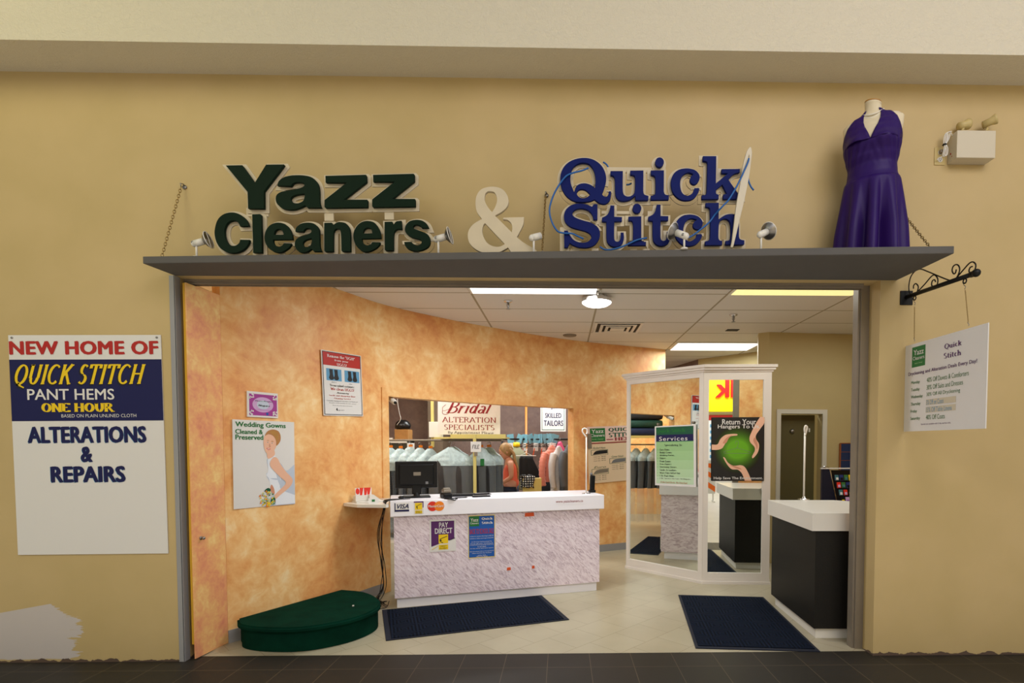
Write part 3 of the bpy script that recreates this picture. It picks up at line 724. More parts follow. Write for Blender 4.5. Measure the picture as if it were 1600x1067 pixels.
# ---- large letters; outlines are given on 180x100-pixel detail views (origin ox,oy, scale 8.889)
def parse(s):
    out = []
    for t in s.split():
        c = t.endswith('!'); x, y = t.rstrip('!').split(','); out.append((float(x), float(y), 1) if c else (float(x), float(y)))
    return out
def big(o, sc, s, Y, seg=5):
    L = catmull([( *(lambda p: (p.x, p.z))(PY(o[0]+q[0]/sc, o[1]+q[1]/sc, Y)), *q[2:]) for q in parse(s)], seg, True)
    return L
def dot(o, sc, cx, cy, rx, ry, Y):
    return [(lambda p: (p.x, p.z))(PY(o[0]+(cx+rx*math.cos(k*PI/12))/sc, o[1]+(cy+ry*math.sin(k*PI/12))/sc, Y)) for k in range(24)]
K = 8.889
Z1, Z2, Z3, Z4, Z5, Z6, Z7, Z8 = (330, 245), (490, 255), (325, 320), (500, 320), (860, 235), (1020, 225), (860, 310), (1020, 310)
YL = 3.575
letters1 = [
 ('Y', [(Z1, '185,112! 435,108! 606,345! 758,100! 1015,98! 1022,110! 740,480! 742,725! 505,725! 497,490!')]),
 ('a', [(Z1, '905,405! 935,330 1010,275 1120,250 1260,248 1380,270 1460,325 1500,405 1510,500 1512,610 1525,675 1552,714! 1335,714! 1302,682! 1220,720 1120,742 1000,727 920,670 888,600 900,530 960,482 1060,460 1180,438 1262,415 1288,388 1265,367 1200,359 1140,375 1112,414!'),
         (Z1, '1290,520! 1200,530 1130,555 1112,590 1140,628 1200,637 1265,610 1288,560')]),
 ('z', [(Z2, '155,168! 728,152! 742,165! 744,262! 440,498! 748,498! 760,512! 758,618! 160,628! 143,610! 143,508! 440,274! 160,274!')]),
 ('z', [(Z2, '817,154! 1392,138! 1408,155! 1408,252! 1110,488! 1408,488! 1420,500! 1420,608! 820,618! 805,600! 805,498! 1106,262! 822,264!')]),
 ('C', [(Z3, '578,302! 545,215 470,140 350,98 220,120 130,200 90,320 85,420 115,530 180,620 290,672 400,670 500,625 560,555 588,478! 440,475! 425,525 370,560 300,545 250,470 235,370 255,285 300,238 370,225 415,255 440,305!')]),
 ('l', [(Z3, '605,124! 728,120! 745,135! 756,672! 620,672!')]),
 ('e', [(Z3, '912,492! 1182,487! 1175,420 1140,330 1080,265 980,238 880,262 810,330 778,430 790,530 840,610 920,660 1010,667 1100,622 1150,572 1168,530! 1050,525! 1020,560 980,572 935,550 915,520'),
         (Z3, '925,408! 1040,408! 1030,370 985,342 940,362')]),
 ('a', [(Z3, '1205,377! 1215,320 1280,258 1390,238 1490,262 1545,330 1555,430 1562,580 1592,655! 1465,655! 1437,622! 1380,657 1300,670 1230,635 1197,560 1215,480 1290,430 1380,403 1425,378 1425,350 1390,332 1350,342 1326,380!'),
         (Z3, '1432,475! 1360,495 1325,530 1340,570 1390,575 1428,545')]),
 ('n', [(Z4, '50,242! 168,240! 185,268! 240,235 300,232 370,255 415,320 428,400 432,655! 305,655! 290,640! 284,400 270,352 240,338 205,355 192,410 190,655! 65,657! 52,640!')]),
 ('e', [(Z4, '590,478! 855,472! 845,390 810,300 750,235 650,215 560,240 490,310 457,400 465,500 510,590 590,652 680,655 770,615 825,565 848,512! 720,510! 700,540 655,555 610,530 592,500'),
         (Z4, '605,390! 718,388! 705,345 665,325 620,345')]),
 ('r', [(Z4, '888,228! 1008,225! 1022,260! 1060,222 1138,213! 1145,350! 1080,345 1040,375 1030,440 1028,640! 905,642! 892,625!')]),
 ('s', [(Z4, '1522,328! 1490,260 1420,212 1330,200 1240,222 1185,280 1172,350 1200,410 1280,460 1380,488 1405,515 1380,548 1330,552 1295,530 1275,505! 1160,508! 1175,570 1220,620 1300,646 1400,642 1490,602 1535,540 1530,450 1480,390 1380,350 1310,325 1305,295 1350,285 1395,305 1408,328!')]),
]
letters2 = [
 ('Q', [(Z5, '460,95 600,120 710,200 770,310 782,420 755,530 725,605! 745,628 780,632 798,605 805,560! 850,560! 850,630 830,700 770,748 700,745 645,715 612,690! 540,715 430,724 330,710 230,650 160,550 130,430 140,310 200,200 310,125'),
         (Z5, '460,178 540,200 600,290 620,400 612,505! 560,470 480,448 400,460 350,500 328,555! 295,470 285,370 310,260 380,195'),
         (Z5, '440,545 490,560 545,612! 500,645 440,655 390,630 375,590 400,555')]),
 ('u', [(Z5, '828,278! 1015,278! 1012,420! 1015,570 1040,620 1090,632 1140,610 1165,560 1172,430 1165,365 1140,348 1103,345! 1103,272! 1300,270! 1298,560! 1310,605 1370,625! 1368,697! 1175,700! 1172,645! 1110,690 1020,710 940,690 898,620 890,500 888,400 870,360 828,350!')]),
 ('i', [(Z5, '1388,270! 1585,268! 1583,570! 1600,605 1654,618! 1652,692! 1388,695! 1388,622! 1440,610 1453,560 1453,420 1440,360 1390,345!')]),
 ('dot', (Z5, 1517, 163, 68, 75)),
 ('c', [(Z6, '655,605! 640,680 570,765 470,792 370,770 290,700 250,600 250,490 290,400 370,345 480,330 580,350 640,400 660,460 640,530 585,570 530,550 508,500 525,445 552,420! 500,402 440,425 400,480 388,560 400,640 430,690 480,710 540,680 575,605!')]),
 ('k', [(Z6, '690,160! 890,160! 885,530! 1025,412! 950,412! 950,340! 1218,338! 1216,400! 1130,425 1060,495! 1180,672! 1215,695! 1215,772! 972,772! 972,695! 1020,685! 965,575! 885,640! 890,685 925,695! 922,772! 672,774! 672,705! 730,695 742,650 752,290 745,250 690,240!')]),
 ('S', [(Z7, '600,72! 662,72! 662,302! 595,302! 570,220 510,165 420,145 345,165 312,210 345,255 450,295 570,330 660,390 695,470 685,560 620,650 520,690 400,687 320,660 272,632! 245,690! 185,690! 182,440! 245,438! 275,500 330,570 420,605 510,595 558,550 550,505 490,465 380,435 270,395 200,330 180,240 210,150 290,85 400,62 500,75 575,105!')]),
 ('t', [(Z7, '828,90! 895,90! 895,248! 1003,250! 1000,325! 895,327! 895,560 920,592 955,580 972,520 970,465! 1025,465! 1028,560 1000,640 930,677 850,670 790,620 772,540 770,332! 710,327! 710,262! 780,225 815,160')]),
 ('i', [(Z7, '1078,245! 1270,240! 1270,560! 1285,590 1338,595! 1335,660! 1070,662! 1072,600! 1125,588 1140,560 1142,380 1130,322 1078,317!')]),
 ('dot', (Z7, 1203, 138, 68, 74)),
 ('t', [(Z7, '1471,78! 1538,78! 1538,236! 1646,238! 1643,315! 1538,315! 1538,548 1563,580 1598,568 1615,508 1613,453! 1668,453! 1671,548 1643,628 1573,665 1493,658 1433,608 1415,528 1413,320! 1353,315! 1353,250! 1423,213 1458,148')]),
 ('c', [(Z8, '690,490! 680,560 610,640 520,670 420,655 340,590 300,500 300,380 340,290 420,230 530,215 630,240 690,300 700,360 670,425 620,440 570,420 550,370 570,320 598,298! 540,285 480,310 445,370 432,450 445,530 490,585 540,580 590,540 605,490!')]),
 ('h', [(Z8, '728,55! 925,52! 922,275! 1000,225 1090,208 1170,230 1200,300 1205,400 1205,520 1220,560 1280,575! 1278,640! 1268,650! 1005,650! 1005,580! 1050,575 1075,540 1078,400 1060,320 1010,290 950,310 925,370 920,540 935,575 975,580! 972,655! 720,657! 720,590! 770,575 790,530 790,180 780,135 728,125!')]),
]
RX = Matrix.Rotation(PI/2, 4, 'X')   # local (x,y) -> world (x,z), local z -> -y
def build_word(root, items, Y, face, back, th=.02, off=.015):
    bb = NB()
    for name, loops in items:
        if name == 'dot': Ls = [dot(loops[0], K, *loops[1:], Y)]
        else: Ls = [big(o, K, s, Y) for o, s in loops]
        bm = NB(); add_me(bm, flat2d(Ls, th/2, .001, -.0045), Matrix.Translation((0, Y+th/2, 0)) @ RX)
        obj('letter', bm, face, root)
        # the pale backing sheet follows each letter a little larger
        ib = items.index((name, loops))
        add_me(bb, flat2d(Ls, .005, 0, off), Matrix.Translation((0, Y+th+.012+.0004*ib, 0)) @ RX)
    return bb
w1 = empty('wordmark_letters', (0, YL, ST), label='dark green raised two-line shop lettering with a cream backing on the grey shelf', cat='sign')
w1.location = (0, 0, 0)
bb = build_word(w1, letters1, YL, mt['green'], mt['cream'])
sk_ = [0]
def slab_px(bm, x0, y0, x1, y1, Y, th=.01):
    sk_[0] += 1; Y += .0062+.0003*(sk_[0] % 8)
    a, c = PY(x0, y1, Y), PY(x1, y0, Y); box(bm, a.x, c.x, Y, Y+th, a.z, c.z)
Yb = YL+.027
for q in ((507, 329, 521, 345), (601, 327, 615, 343), (385, 325, 419, 338), (394, 330, 414, 345)): slab_px(bb, *q, Yb)
box(bb, PY(352, 400, Yb).x, PY(668, 400, Yb).x, Yb+.0056, Yb+.012, ST, ST+.012)
for x in (362, 402, 440, 478, 512, 540, 572, 610, 650):
    a = PY(x, 400, Yb).x; box(bb, a-.02, a+.02, Yb+.0051, Yb+.011, ST, ST+.05)
obj('backing', bb, mt['cream'], w1)

Y2 = 3.50
w2 = empty('wordmark_letters', (0, 0, 0), label='royal blue raised serif two-line lettering with a cream backing on the grey shelf', cat='sign')
bb = build_word(w2, letters2, Y2, mt['blue'], mt['cream'], .02, .015)
Yb = Y2+.027
for q in ((948, 262, 1036, 269), (1012, 262, 1040, 272), (944, 309, 952, 318), (940, 330, 1000, 334), (1096, 308, 1164, 315), (875, 355, 885, 392), (1012, 330, 1026, 340)): slab_px(bb, *q, Yb)
box(bb, PY(877, 392, Yb).x, PY(1165, 392, Yb).x, Yb+.0056, Yb+.012, ST, ST+.014)
for x in (884, 900, 930, 958, 990, 1010, 1060, 1105, 1125, 1150):
    a = PY(x, 392, Yb).x; box(bb, a-.022, a+.022, Yb+.0053, Yb+.011, ST, ST+.05)
obj('backing', bb, mt['cream'], w2)

amp = empty('ampersand', (0, 0, 0), label='large cream ampersand standing between the green and the blue lettering', cat='sign')
KA = 8.207; ZA = (720, 280); YA = 3.53
Ls = [big(ZA, KA, s, YA, 6) for s in (
 '430,97 530,128 590,200 610,280 590,350 530,410 435,465! 560,590! 655,685! 662,620 645,560 600,520 545,510! 548,493! 808,487! 800,570 765,650 715,742! 800,810 920,880 968,912! 968,935! 645,935! 605,872! 550,905 490,932 400,946 262,930 170,880 110,810 90,720 110,640 170,570 272,510! 210,420 190,320 200,220 250,140 330,105',
 '380,152 430,165 460,220 465,280 440,360 400,425! 340,350 305,270 310,190 340,157',
 '310,560! 568,830! 500,865 420,862 340,820 290,740 272,660 285,590')]
b = NB(); add_me(b, flat2d(Ls, .012, .001), Matrix.Translation((0, YA+.013, 0)) @ RX); obj('figure', b, mt['cream'], amp)

ndl = empty('sewing_needle', (0, 0, 0), label='giant cream sewing needle threaded with blue cord leaning on the blue lettering', cat='needle')
YN = Y2-.03
Ls = [big(Z8, K, s, YN, 4) for s in ('1360,-710 1375,-640 1368,-560 1335,-310 1272,10 1205,290 1122,640 1105,676 1088,668 1102,600 1130,380 1150,200 1180,0 1210,-160 1255,-450 1305,-640 1335,-695',
                                       '1338,-622 1345,-590 1340,-540 1328,-510 1320,-540 1328,-590')]
b = NB(); add_me(b, flat2d(Ls, .006, .002), Matrix.Translation((0, YN+.008, 0)) @ RX); obj('shaft', b, mt['lampbox'], ndl)
YT = YN-.012
def zz(o, k, pts, Y): return [PY(o[0]+x/k, o[1]+y/k, Y) for x, y in pts]
for pts in (cat3(zz(Z6, K, [(1335, 200), (1322, 250), (1270, 370), (1205, 510), (1145, 625), (1050, 780), (950, 885)], YT)+zz(Z8, K, [(860, 230), (780, 335), (640, 450), (560, 510), (490, 548)], Y2-.008), 5),
            cat3(zz(Z6, K, [(1322, 470), (1335, 530), (1365, 595), (1402, 642)], Y2+.0), 5),
            cat3(zz((680, 220), 2.857, [(684, 121), (655, 133), (610, 145), (580, 162), (545, 210), (522, 258), (510, 310), (520, 360), (545, 402), (575, 412), (610, 414), (635, 425), (662, 437)], Y2-.012), 5),
            cat3(zz((680, 220), 2.857, [(735, 473), (760, 486), (800, 483), (850, 466), (900, 443), (945, 433)], Y2-.012), 5),
            cat3(zz((680, 220), 2.857, [(750, 95), (765, 106), (777, 126)], Y2+.05), 5),
            cat3(zz((680, 220), 2.857, [(853, 196), (865, 195), (876, 190)], Y2+.06), 4)):
    b = NB(); tube(b, pts, .0055, 8); obj('cord', b, mt['thread'], ndl, True)

# ---- five small spotlights on the shelf: foot, stem, barrel, reflector with bar
def spot(px, pyk, Y, dirn, size, label, shade=True):
    base = PY(px, 390, Y); h = PY(px, pyk, Y).z-ST
    t = empty('spotlight', (base.x, Y, ST), label=label, cat='lamp', group='little spotlights on the grey shelf')
    b = NB(); cyl(b, (0, 0, 0), (0, 0, .008), .022); cyl(b, (0, 0, .008), (0, 0, h), .0065, n=10); obj('stem', b, mt['white'], t, True)
    d = Vector(dirn).normalized(); p = Vector((0, 0, h))
    b = NB(); cyl(b, p-d*.014, p+d*size, .021, .021, 20); sph(b, p-d*.012, .0205, 16); obj('barrel', b, mt['white'], t, True)
    b = NB(); cyl(b, p+Vector((-.012, -.02, 0)), p+Vector((-.012, .02, 0)), .008, n=10); obj('swivel', b, mt['metal'], t, True)
    if shade:
        q = d.to_track_quat('Z', 'Y').to_matrix().to_4x4()
        b = NB(); lathe(b, [(.020, 0), (.026, .004), (.038, .012), (.050, .026), (.054, .03), (.050, .029), (.036, .015), (.018, .004)], n=24, mat=Matrix.Translation(p+d*size) @ q); obj('reflector', b, mt['metal'], t, True)
        b = NB(); a = q.to_3x3() @ Vector((0, 1, 0)); tube(b, [p+d*(size+.03)+a*.05, p+d*(size+.032), p+d*(size+.03)-a*.05], .0028, 6)
        tube(b, [p+d*(size+.03)+a.cross(d)*.0525*math.cos(k*PI/10)+a*.0525*math.sin(k*PI/10) for k in range(20)], .0028, 6, closed=True); obj('guard_ring', b, mt['white'], t, True)
        b = NB(); sph(b, p+d*(size+.006), .014, 12); obj('bulb', b, mt['glass'], t, True)
spot(307, 380, 3.62, (.9, .05, .28), .05, 'white spotlight at the left end of the shelf beside the green lettering')
spot(685, 373, 3.57, (.92, -.1, .22), .05, 'white spotlight between the green lettering and the ampersand')
spot(834, 371, 3.50, (.85, .35, .35), .05, 'white spotlight without a visible reflector at the foot of the ampersand', False)
spot(1069, 368, 3.40, (-.75, .5, .5), .058, 'white spotlight turned back towards the blue lettering in front of it')
spot(1189, 366, 3.42, (.70, .5, .42), .058, 'white spotlight to the right of the blue lettering and the needle')

# ================================================================== DRESS FORM ON THE SHELF
df = empty('dress_form', (2.035, 3.60, ST), (0, 0, math.radians(-34)), label='headless cream dress form standing at the right end of the grey shelf', cat='mannequin')
# profile: z, half width, half depth, forward shift
BP = [(.30, .165, .12, 0), (.42, .18, .135, 0), (.50, .168, .125, 0), (.57, .150, .112, 0), (.62, .146, .108, .0), (.68, .158, .118, .01), (.75, .172, .13, .022), (.82, .180, .12, .012), (.88, .188, .10, 0), (.92, .190, .078, -.005), (.945, .165, .066, -.006), (.96, .115, .06, -.006), (.972, .077, .056, -.004), (.99, .058, .053, 0), (1.015, .052, .052, .004), (1.045, .053, .053, .010)]
def bprof(z):
    for a, c in zip(BP, BP[1:]):
        if a[0] <= z <= c[0]:
            t = (z-a[0])/(c[0]-a[0]); t = t*t*(3-2*t); return [a[i]+(c[i]-a[i])*t for i in (1, 2, 3)]
    return BP[0][1:] if z < BP[0][0] else BP[-1][1:]
def bpt(th, z, k=0.0):
    """th=0 is the front (local -y)"""
    a, d, s = bprof(z); bust = 0
    if .66 < z < .84:
        w = math.cos((z-.75)/.09*PI/2)**2
        bust = .030*w*max(0, math.exp(-((abs(th)-.55)/.33)**2))
    r = 1+k
    x = math.sin(th)*(a*r+k*0.0+bust*.6); y = -math.cos(th)*(d*r+bust)-s
    # square the shoulders slightly
    return Vector((x, y, z))
b = NB(); n = 48; zs = [.50+.545*i/60 for i in range(61)]
R = [[b.verts.new(bpt(2*PI*k/n, z)) for k in range(n)] for z in zs]
for v in R[-1]: v.co.z += -.22*(v.co.x) + .0
for v in R[-2]: v.co.z += -.18*(v.co.x)
for A, B in zip(R, R[1:]):
    for k in range(n): b.faces.new((A[k], A[(k+1) % n], B[(k+1) % n], B[k]))
b.faces.new(list(reversed(R[0]))); b.faces.new(R[-1]); obj('torso', b, mt['form'], df, True)
b = NB(); cyl(b, (0, -.012, 1.046), (0, -.012, 1.052), .053, n=32)
for v in b.verts: v.co.z += -.22*v.co.x
obj('neck_cap', b, mt['wood'], df)
b = NB(); cyl(b, (0, 0, .012), (0, 0, .55), .016); cyl(b, (0, 0, 0), (0, 0, .014), .11, n=32); obj('stand', b, mt['metal'], df, True)
b = NB()
for dz in (0, -.016):
    pts = []
    for k in range(40):
        th = 2*PI*k/40; f_ = max(0, math.cos(th))**1.5
        pts.append(Vector((math.sin(th)*(.066+.004*f_), -math.cos(th)*(.058+.012*f_), .992-f_*(.046-dz*1.3))))
    for p, q in zip(pts, pts[1:]+pts[:1]):
        for t in (0, .5): sph(b, p.lerp(q, t), .0056, 6)
nk = obj('pearl_necklace', b, mt['pearl'], None, True); nk.matrix_world = Matrix.Translation((2.035, 3.60, ST)) @ Matrix.Rotation(math.radians(-34), 4, 'Z') @ Matrix.Diagonal((.93, .93, .972, 1))
tag(nk, 'double strand pearl necklace on the cream dress form', 'necklace')

df.scale = (.93, .93, .972)
dr = empty('halter_dress', (2.035, 3.60, ST), (0, 0, math.radians(-34)), label='purple satin halter dress with pleated skirt worn by the dress form', cat='dress')
dr.scale = (.93, .93, .972)
def ztop(th):
    a = abs((th+PI) % (2*PI)-PI)
    pts = [(0, .750), (.4, .79), (.8, .80), (1.2, .80), (1.5, .79), (1.75, .76), (2.2, .73), (PI, .72)]
    for p, q in zip(pts, pts[1:]):
        if a <= q[0]: t = (a-p[0])/(q[0]-p[0]); return p[1]+(q[1]-p[1])*t
    return .71
b = NB(); n = 120; m = 34; R = []
for i in range(m+1):
    row = []
    for k in range(n):
        th = 2*PI*k/n; z = .49+(ztop(th)-.49)*i/m
        p = bpt(th, z, .035); c = Vector((0, 0, z))
        fold = .0022*math.sin(abs((th+PI) % (2*PI)-PI)*22+z*60)*max(0, 1-abs(z-.70)/.12)
        p = c+(p-c)*(1+fold/.12)
        row.append(b.verts.new(p))
    R.append(row)
for A, B in zip(R, R[1:]):
    for k in range(n): b.faces.new((A[k], A[(k+1) % n], B[(k+1) % n], B[k]))
ob = obj('bodice', b, mt['dress'], dr, True)
sm = ob.modifiers.new('cloth', 'SOLIDIFY'); sm.thickness = .003; sm.offset = 1
XI = ((.750, 0), (.80, .016), (.85, .036), (.90, .048), (.95, .050), (.99, .036)); XO = ((.750, .178), (.80, .172), (.85, .160), (.90, .142), (.945, .112), (.99, .066))
def lerp_t(T_, z):
    for p, q in zip(T_, T_[1:]):
        if z <= q[0]: return p[1]+(q[1]-p[1])*(z-p[0])/(q[0]-p[0])
    return T_[-1][1]
for s in (-1, 1):
    b = NB(); R = []
    for i in range(25):
        z = .750+.24*i/24; a_ = bprof(z)[0]; xi, xo = lerp_t(XI, z), min(lerp_t(XO, z), a_*.985); row = []
        for k in range(11):
            x = xi+(xo-xi)*k/10; th = s*math.asin(min(.99, x/a_)); p = bpt(th, z, .0); cc_ = Vector((0, 0, z)); p = cc_+(p-cc_)*(1.04+.012*math.sin(k*1.9+i*.15))
            row.append(b.verts.new(p))
        R.append(row)
    for A, B in zip(R, R[1:]):
        for k in range(10): b.faces.new((A[k], A[k+1], B[k+1], B[k]) if s > 0 else (A[k], B[k], B[k+1], A[k+1]))
    ob = obj('halter_strap', b, mt['dress'], dr, True); sm = ob.modifiers.new('cloth', 'SOLIDIFY'); sm.thickness = .003; sm.offset = 1
b = NB(); n = 144; m = 30; R = []
for i in range(m+1):
    t = i/m; z = .525-t*(.525-.004); row = []
    for k in range(n):
        th = 2*PI*k/n
        a0, d0, s0 = bprof(max(z, .45)); a = (a0*1.045) if z > .5 else 0
        W = .172+ (.215-.172)*min(1, t*1.02)**.8; D = .132+(.168-.132)*t**.8
        pl = math.sin(th*9+.5*math.sin(th*2)+t*.7); sharp = math.copysign(abs(pl)**.6, pl)
        amp = (.002+.048*min(1, t*1.6)*(.6+.4*math.sin(3*th+1))) if t > .03 else 0
        r = 1+amp*sharp/.15
        row.append(b.verts.new((math.sin(th)*W*r, -math.cos(th)*D*r-.004, z)))
    R.append(row)
for A, B in zip(R, R[1:]):
    for k in range(n): b.faces.new((A[k], B[k], B[(k+1) % n], A[(k+1) % n]))
ob = obj('pleated_skirt', b, mt['dress'], dr, True)
sm = ob.modifiers.new('cloth', 'SOLIDIFY'); sm.thickness = .003; sm.offset = 1

# ================================================================== EMERGENCY LIGHT AND OUTLET
el = empty('emergency_light', (2.845, DW, 3.50), label='off-white twin-head emergency light unit high on the wall right of the dress form', cat='light')
b = NB(); box(b, -.135, .135, -.095, 0, 0, .185, .004); obj('case', b, mt['lampbox'], el)
for x, dx, nm in ((-.075, .5, 0), (.095, .62, 1)):
    b = NB(); cyl(b, (x, -.05, .185), (x, -.05, .20), .02); cyl(b, (x, -.05, .20), (x+.01, -.055, .222), .01); hd = obj('lamp_head', b, mt['beige_plastic'], el, True)
    d = Vector((dx, -.35 if nm else .1, .22 if nm else .16)).normalized(); q = d.to_track_quat('Z', 'Y').to_matrix().to_4x4()
    b = NB(); lathe(b, [(0, -.01), (.024, -.01), (.025, .036), (.032, .056), (.035, .068), (.032, .069), (0, .066)], n=24, mat=Matrix.Translation((x-.012, -.055, .236+.012*nm)) @ q); h2 = obj('reflector_shell', b, mt['beige_plastic'], hd, True)
    b = NB(); lathe(b, [(0, .070), (.024, .070), (.029, .069)], n=24, mat=Matrix.Translation((x-.012, -.055, .236+.012*nm)) @ q); obj('lens', b, mt['glass'], hd, True)
b = NB()
box(b, -.137, -.135, -.05, -.045, .03, .035); box(b, -.137, -.135, -.04, -.03, .05, .06); obj('test_button', b, mt['red'], el)
b = NB(); Mx = [(-.138, -.05, .17), (-.16, -.06, .19), (-.19, -.055, .18), (-.198, -.05, .13), (-.19, -.05, .10), (-.20, -.05, .05), (-.195, -.05, .03), (-.18, -.05, .04), (-.178, -.05, .08), (-.188, -.05, .11), (-.17, -.05, .15), (-.165, -.05, .185), (-.18, -.05, .185), (-.186, -.05, .14), (-.19, -.045, .10), (-.195, -.045, .06), (-.20, -.04, .035), (-.215, -.03, .03), (-.222, -.02, .02)]
tube(b, cat3(Mx, 5), .0032, 6); tube(b, cat3([(x+.006, y-.006, z+.002) for x, y, z in Mx[1:15]], 5), .0032, 6); obj('power_cord', b, mt['white'], el, True)
b = NB(); tube(b, [(-.19+.01*math.cos(a*PI/5), -.05+.01*math.sin(a*PI/5), .11) for a in range(10)], .005, 6, closed=True); obj('cable_tie', b, mt['black'], el, True)
ot = empty('wall_outlet', (2.655, DW, 3.555), label='ivory wall socket with a plug beside the emergency light', cat='outlet')
b = NB(); box(b, -.038, .038, -.006, 0, -.06, .06, .002); obj('plate', b, mt['beige_plastic'], ot)
for z in (-.025, .025):
    b = NB(); cyl(b, (.002, -.0075, z), (.002, -.006, z), .017, n=20); fc = obj('socket_face', b, mt['ivory'], ot)
    b = NB(); box(b, -.006, -.004, -.009, -.0075, z, z+.009); box(b, .007, .009, -.009, -.0075, z, z+.009); cyl(b, (.0015, -.009, z-.008), (.0015, -.0075, z-.008), .003, n=10); obj('slots', b, mt['black'], fc)
b = NB(); box(b, -.012, .018, -.03, -.009, .014, .036, .003); obj('plug', b, mt['steel'], ot)

# ================================================================== LEFT WALL SIGN
def quv(TL, TR, BR, BL):
    def f(x, y):
        u = .5; v = .5
        for _ in range(6):
            xl = TL[0]+(BL[0]-TL[0])*v; xr = TR[0]+(BR[0]-TR[0])*v; u = (x-xl)/(xr-xl)
            yt = TL[1]+(TR[1]-TL[1])*u; yb = BL[1]+(BR[1]-BL[1])*u; v = (y-yt)/(yb-yt)
        return u, v
    f.c = (TL, TR, BR, BL)
    return f
def T(B, q, mat, s, x0, y0, x1, y1, **k):
    """lettering fitted into its outer box on the detail view (left, top, right, bottom), allowing for the slant of the board"""
    TL, TR, BR, BL = q.c; cx, cy = (x0+x1)/2, (y0+y1)/2; u, v = q(cx, cy)
    s0 = (TR[1]-TL[1])/(TR[0]-TL[0]); s1 = (BR[1]-BL[1])/(BR[0]-BL[0]); sl = s0+(s1-s0)*v
    h = max((y1-y0)-abs(sl)*(x1-x0), (y1-y0)*.45); dx = (x1-x0)/2
    ua, va = q(cx-dx, cy-sl*dx); ub, vb = q(cx+dx, cy+sl*dx); _, v0 = q(cx, cy-h/2); _, v1 = q(cx, cy+h/2)
    B.text(mat, s, ua, v0, ub, v1, **k)
SER = dict(thick=.17, thin=.055, serif=.16); SLAB = dict(thick=.21, thin=.09, serif=.2)
tl = PY(12, 524.4, DW-.006); trr = PY(248.6, 523, DW-.006); bl_ = PY(31, 867.5, DW-.006)
rt = board_root('wall_sign', (tl.x+.005, DW-.008, tl.z+.003), (1, 0, .006), 'large white wall sign with red, yellow and navy lettering left of the entrance', 'sign')
B = Board(1.03, tl.z-bl_.z); q = quv((32, 65), (664, 62), (703, 972), (82, 980))
B.rect(mt['navy'], 0, .110, 1, .388, 1)
T(B, q, mt['red'], 'NEW HOME OF', 37, 86, 656, 146, bold=.055, spacing=1.04)
T(B, q, mt['blackp'], 'QUICK STITCH', 56, 184, 600, 290, roman=dict(thick=.20, thin=.06, serif=.15, slant=.35, gap=.02), lay=3)
T(B, q, mt['yellow'], 'QUICK STITCH', 62, 179, 606, 284, roman=dict(thick=.18, thin=.055, serif=.14, slant=.35, gap=.02), lay=4)
T(B, q, mt['paper'], 'PANT HEMS', 114, 284, 474, 332, bold=.02)
T(B, q, mt['yellow'], 'ONE HOUR', 173, 342, 476, 383, roman=dict(thick=.26, thin=.07, serif=.18, gap=.0))
T(B, q, mt['paper'], 'BASED ON PLAIN UNLINED CLOTH', 256, 388, 566, 404, bold=-.004)
for s, x0, y0, x1, y1 in (('ALTERATIONS', 117, 438, 609, 512), ('&', 337, 524, 387, 590), ('REPAIRS', 214, 604, 524, 676)):
    T(B, q, mt['skyp'], s, x0-2, y0+1, x1-2, y1+1, bold=.06, lay=2); T(B, q, mt['navy'], s, x0, y0, x1, y1, bold=.06, lay=3.4)
B.done(rt, .006, mt['paper'], 'board')
for u, v in ((.025, .012), (.975, .012)):
    b = NB(); cyl(b, (u*1.03, -v*1.5, .0), (u*1.03, -v*1.5, .004), .007, n=12); obj('screw', b, mt['metal'], rt, True)

# ================================================================== HANGING SIGN ON THE SCROLL BRACKET
bx_ = 2.44
bk = empty('scroll_bracket', (bx_, DW, 2.575), label='black scrolled iron sign bracket fixed to the wall under the shelf end', cat='bracket')
b = NB(); box(b, -.045, .045, -.008, 0, -.055, .045, .003); obj('wall_plate', b, mt['blackmetal'], bk)
b = NB(); cyl(b, (0, -.008, 0), (0, -.645, -.032), .014, n=16); sph(b, (0, -.655, -.033), .024, 16); cyl(b, (0, -.615, -.031), (0, -.65, -.033), .018, n=16); obj('arm', b, mt['blackmetal'], bk, True)
def bpx(pts):
    """points seen on the bracket detail view, on the bracket's own upright plane"""
    o = []
    for x, y in pts:
        d = ray(1400+x/8.893, 400+y/8.893); p = _C+d*(bx_/d.x); o.append((0, p.y-DW, p.z-2.575))
    return cat3(o, 6)
SCR = [[(262, 530), (210, 535), (183, 490), (180, 400), (205, 290), (265, 210), (345, 183), (440, 215), (560, 265), (680, 315), (770, 342), (820, 325), (862, 265), (885, 190), (870, 135), (835, 118), (795, 145), (780, 200), (800, 245), (825, 235), (838, 185)],
       [(262, 532), (300, 480), (308, 420), (275, 383), (245, 410), (243, 452)],
       [(270, 528), (400, 390), (490, 285), (540, 265), (580, 320), (570, 400), (525, 438), (495, 400), (505, 345), (535, 330), (550, 358)],
       [(835, 310), (950, 175), (1020, 100), (1070, 82), (1108, 120), (1095, 190), (1040, 240), (1015, 210), (1030, 160), (1062, 145)]]
for P in SCR:
    b = NB(); tube(b, bpx(P), .0042, 6); obj('scroll', b, mt['blackmetal'], bk, True)
for y in (-.095, -.565):
    b = NB(); tube(b, [(0, y+.014*math.cos(k*PI/6), -.026+y*.05+.014*math.sin(k*PI/6)) for k in range(12)], .004, 6, closed=True); obj('eyelet', b, mt['blackmetal'], bk, True)
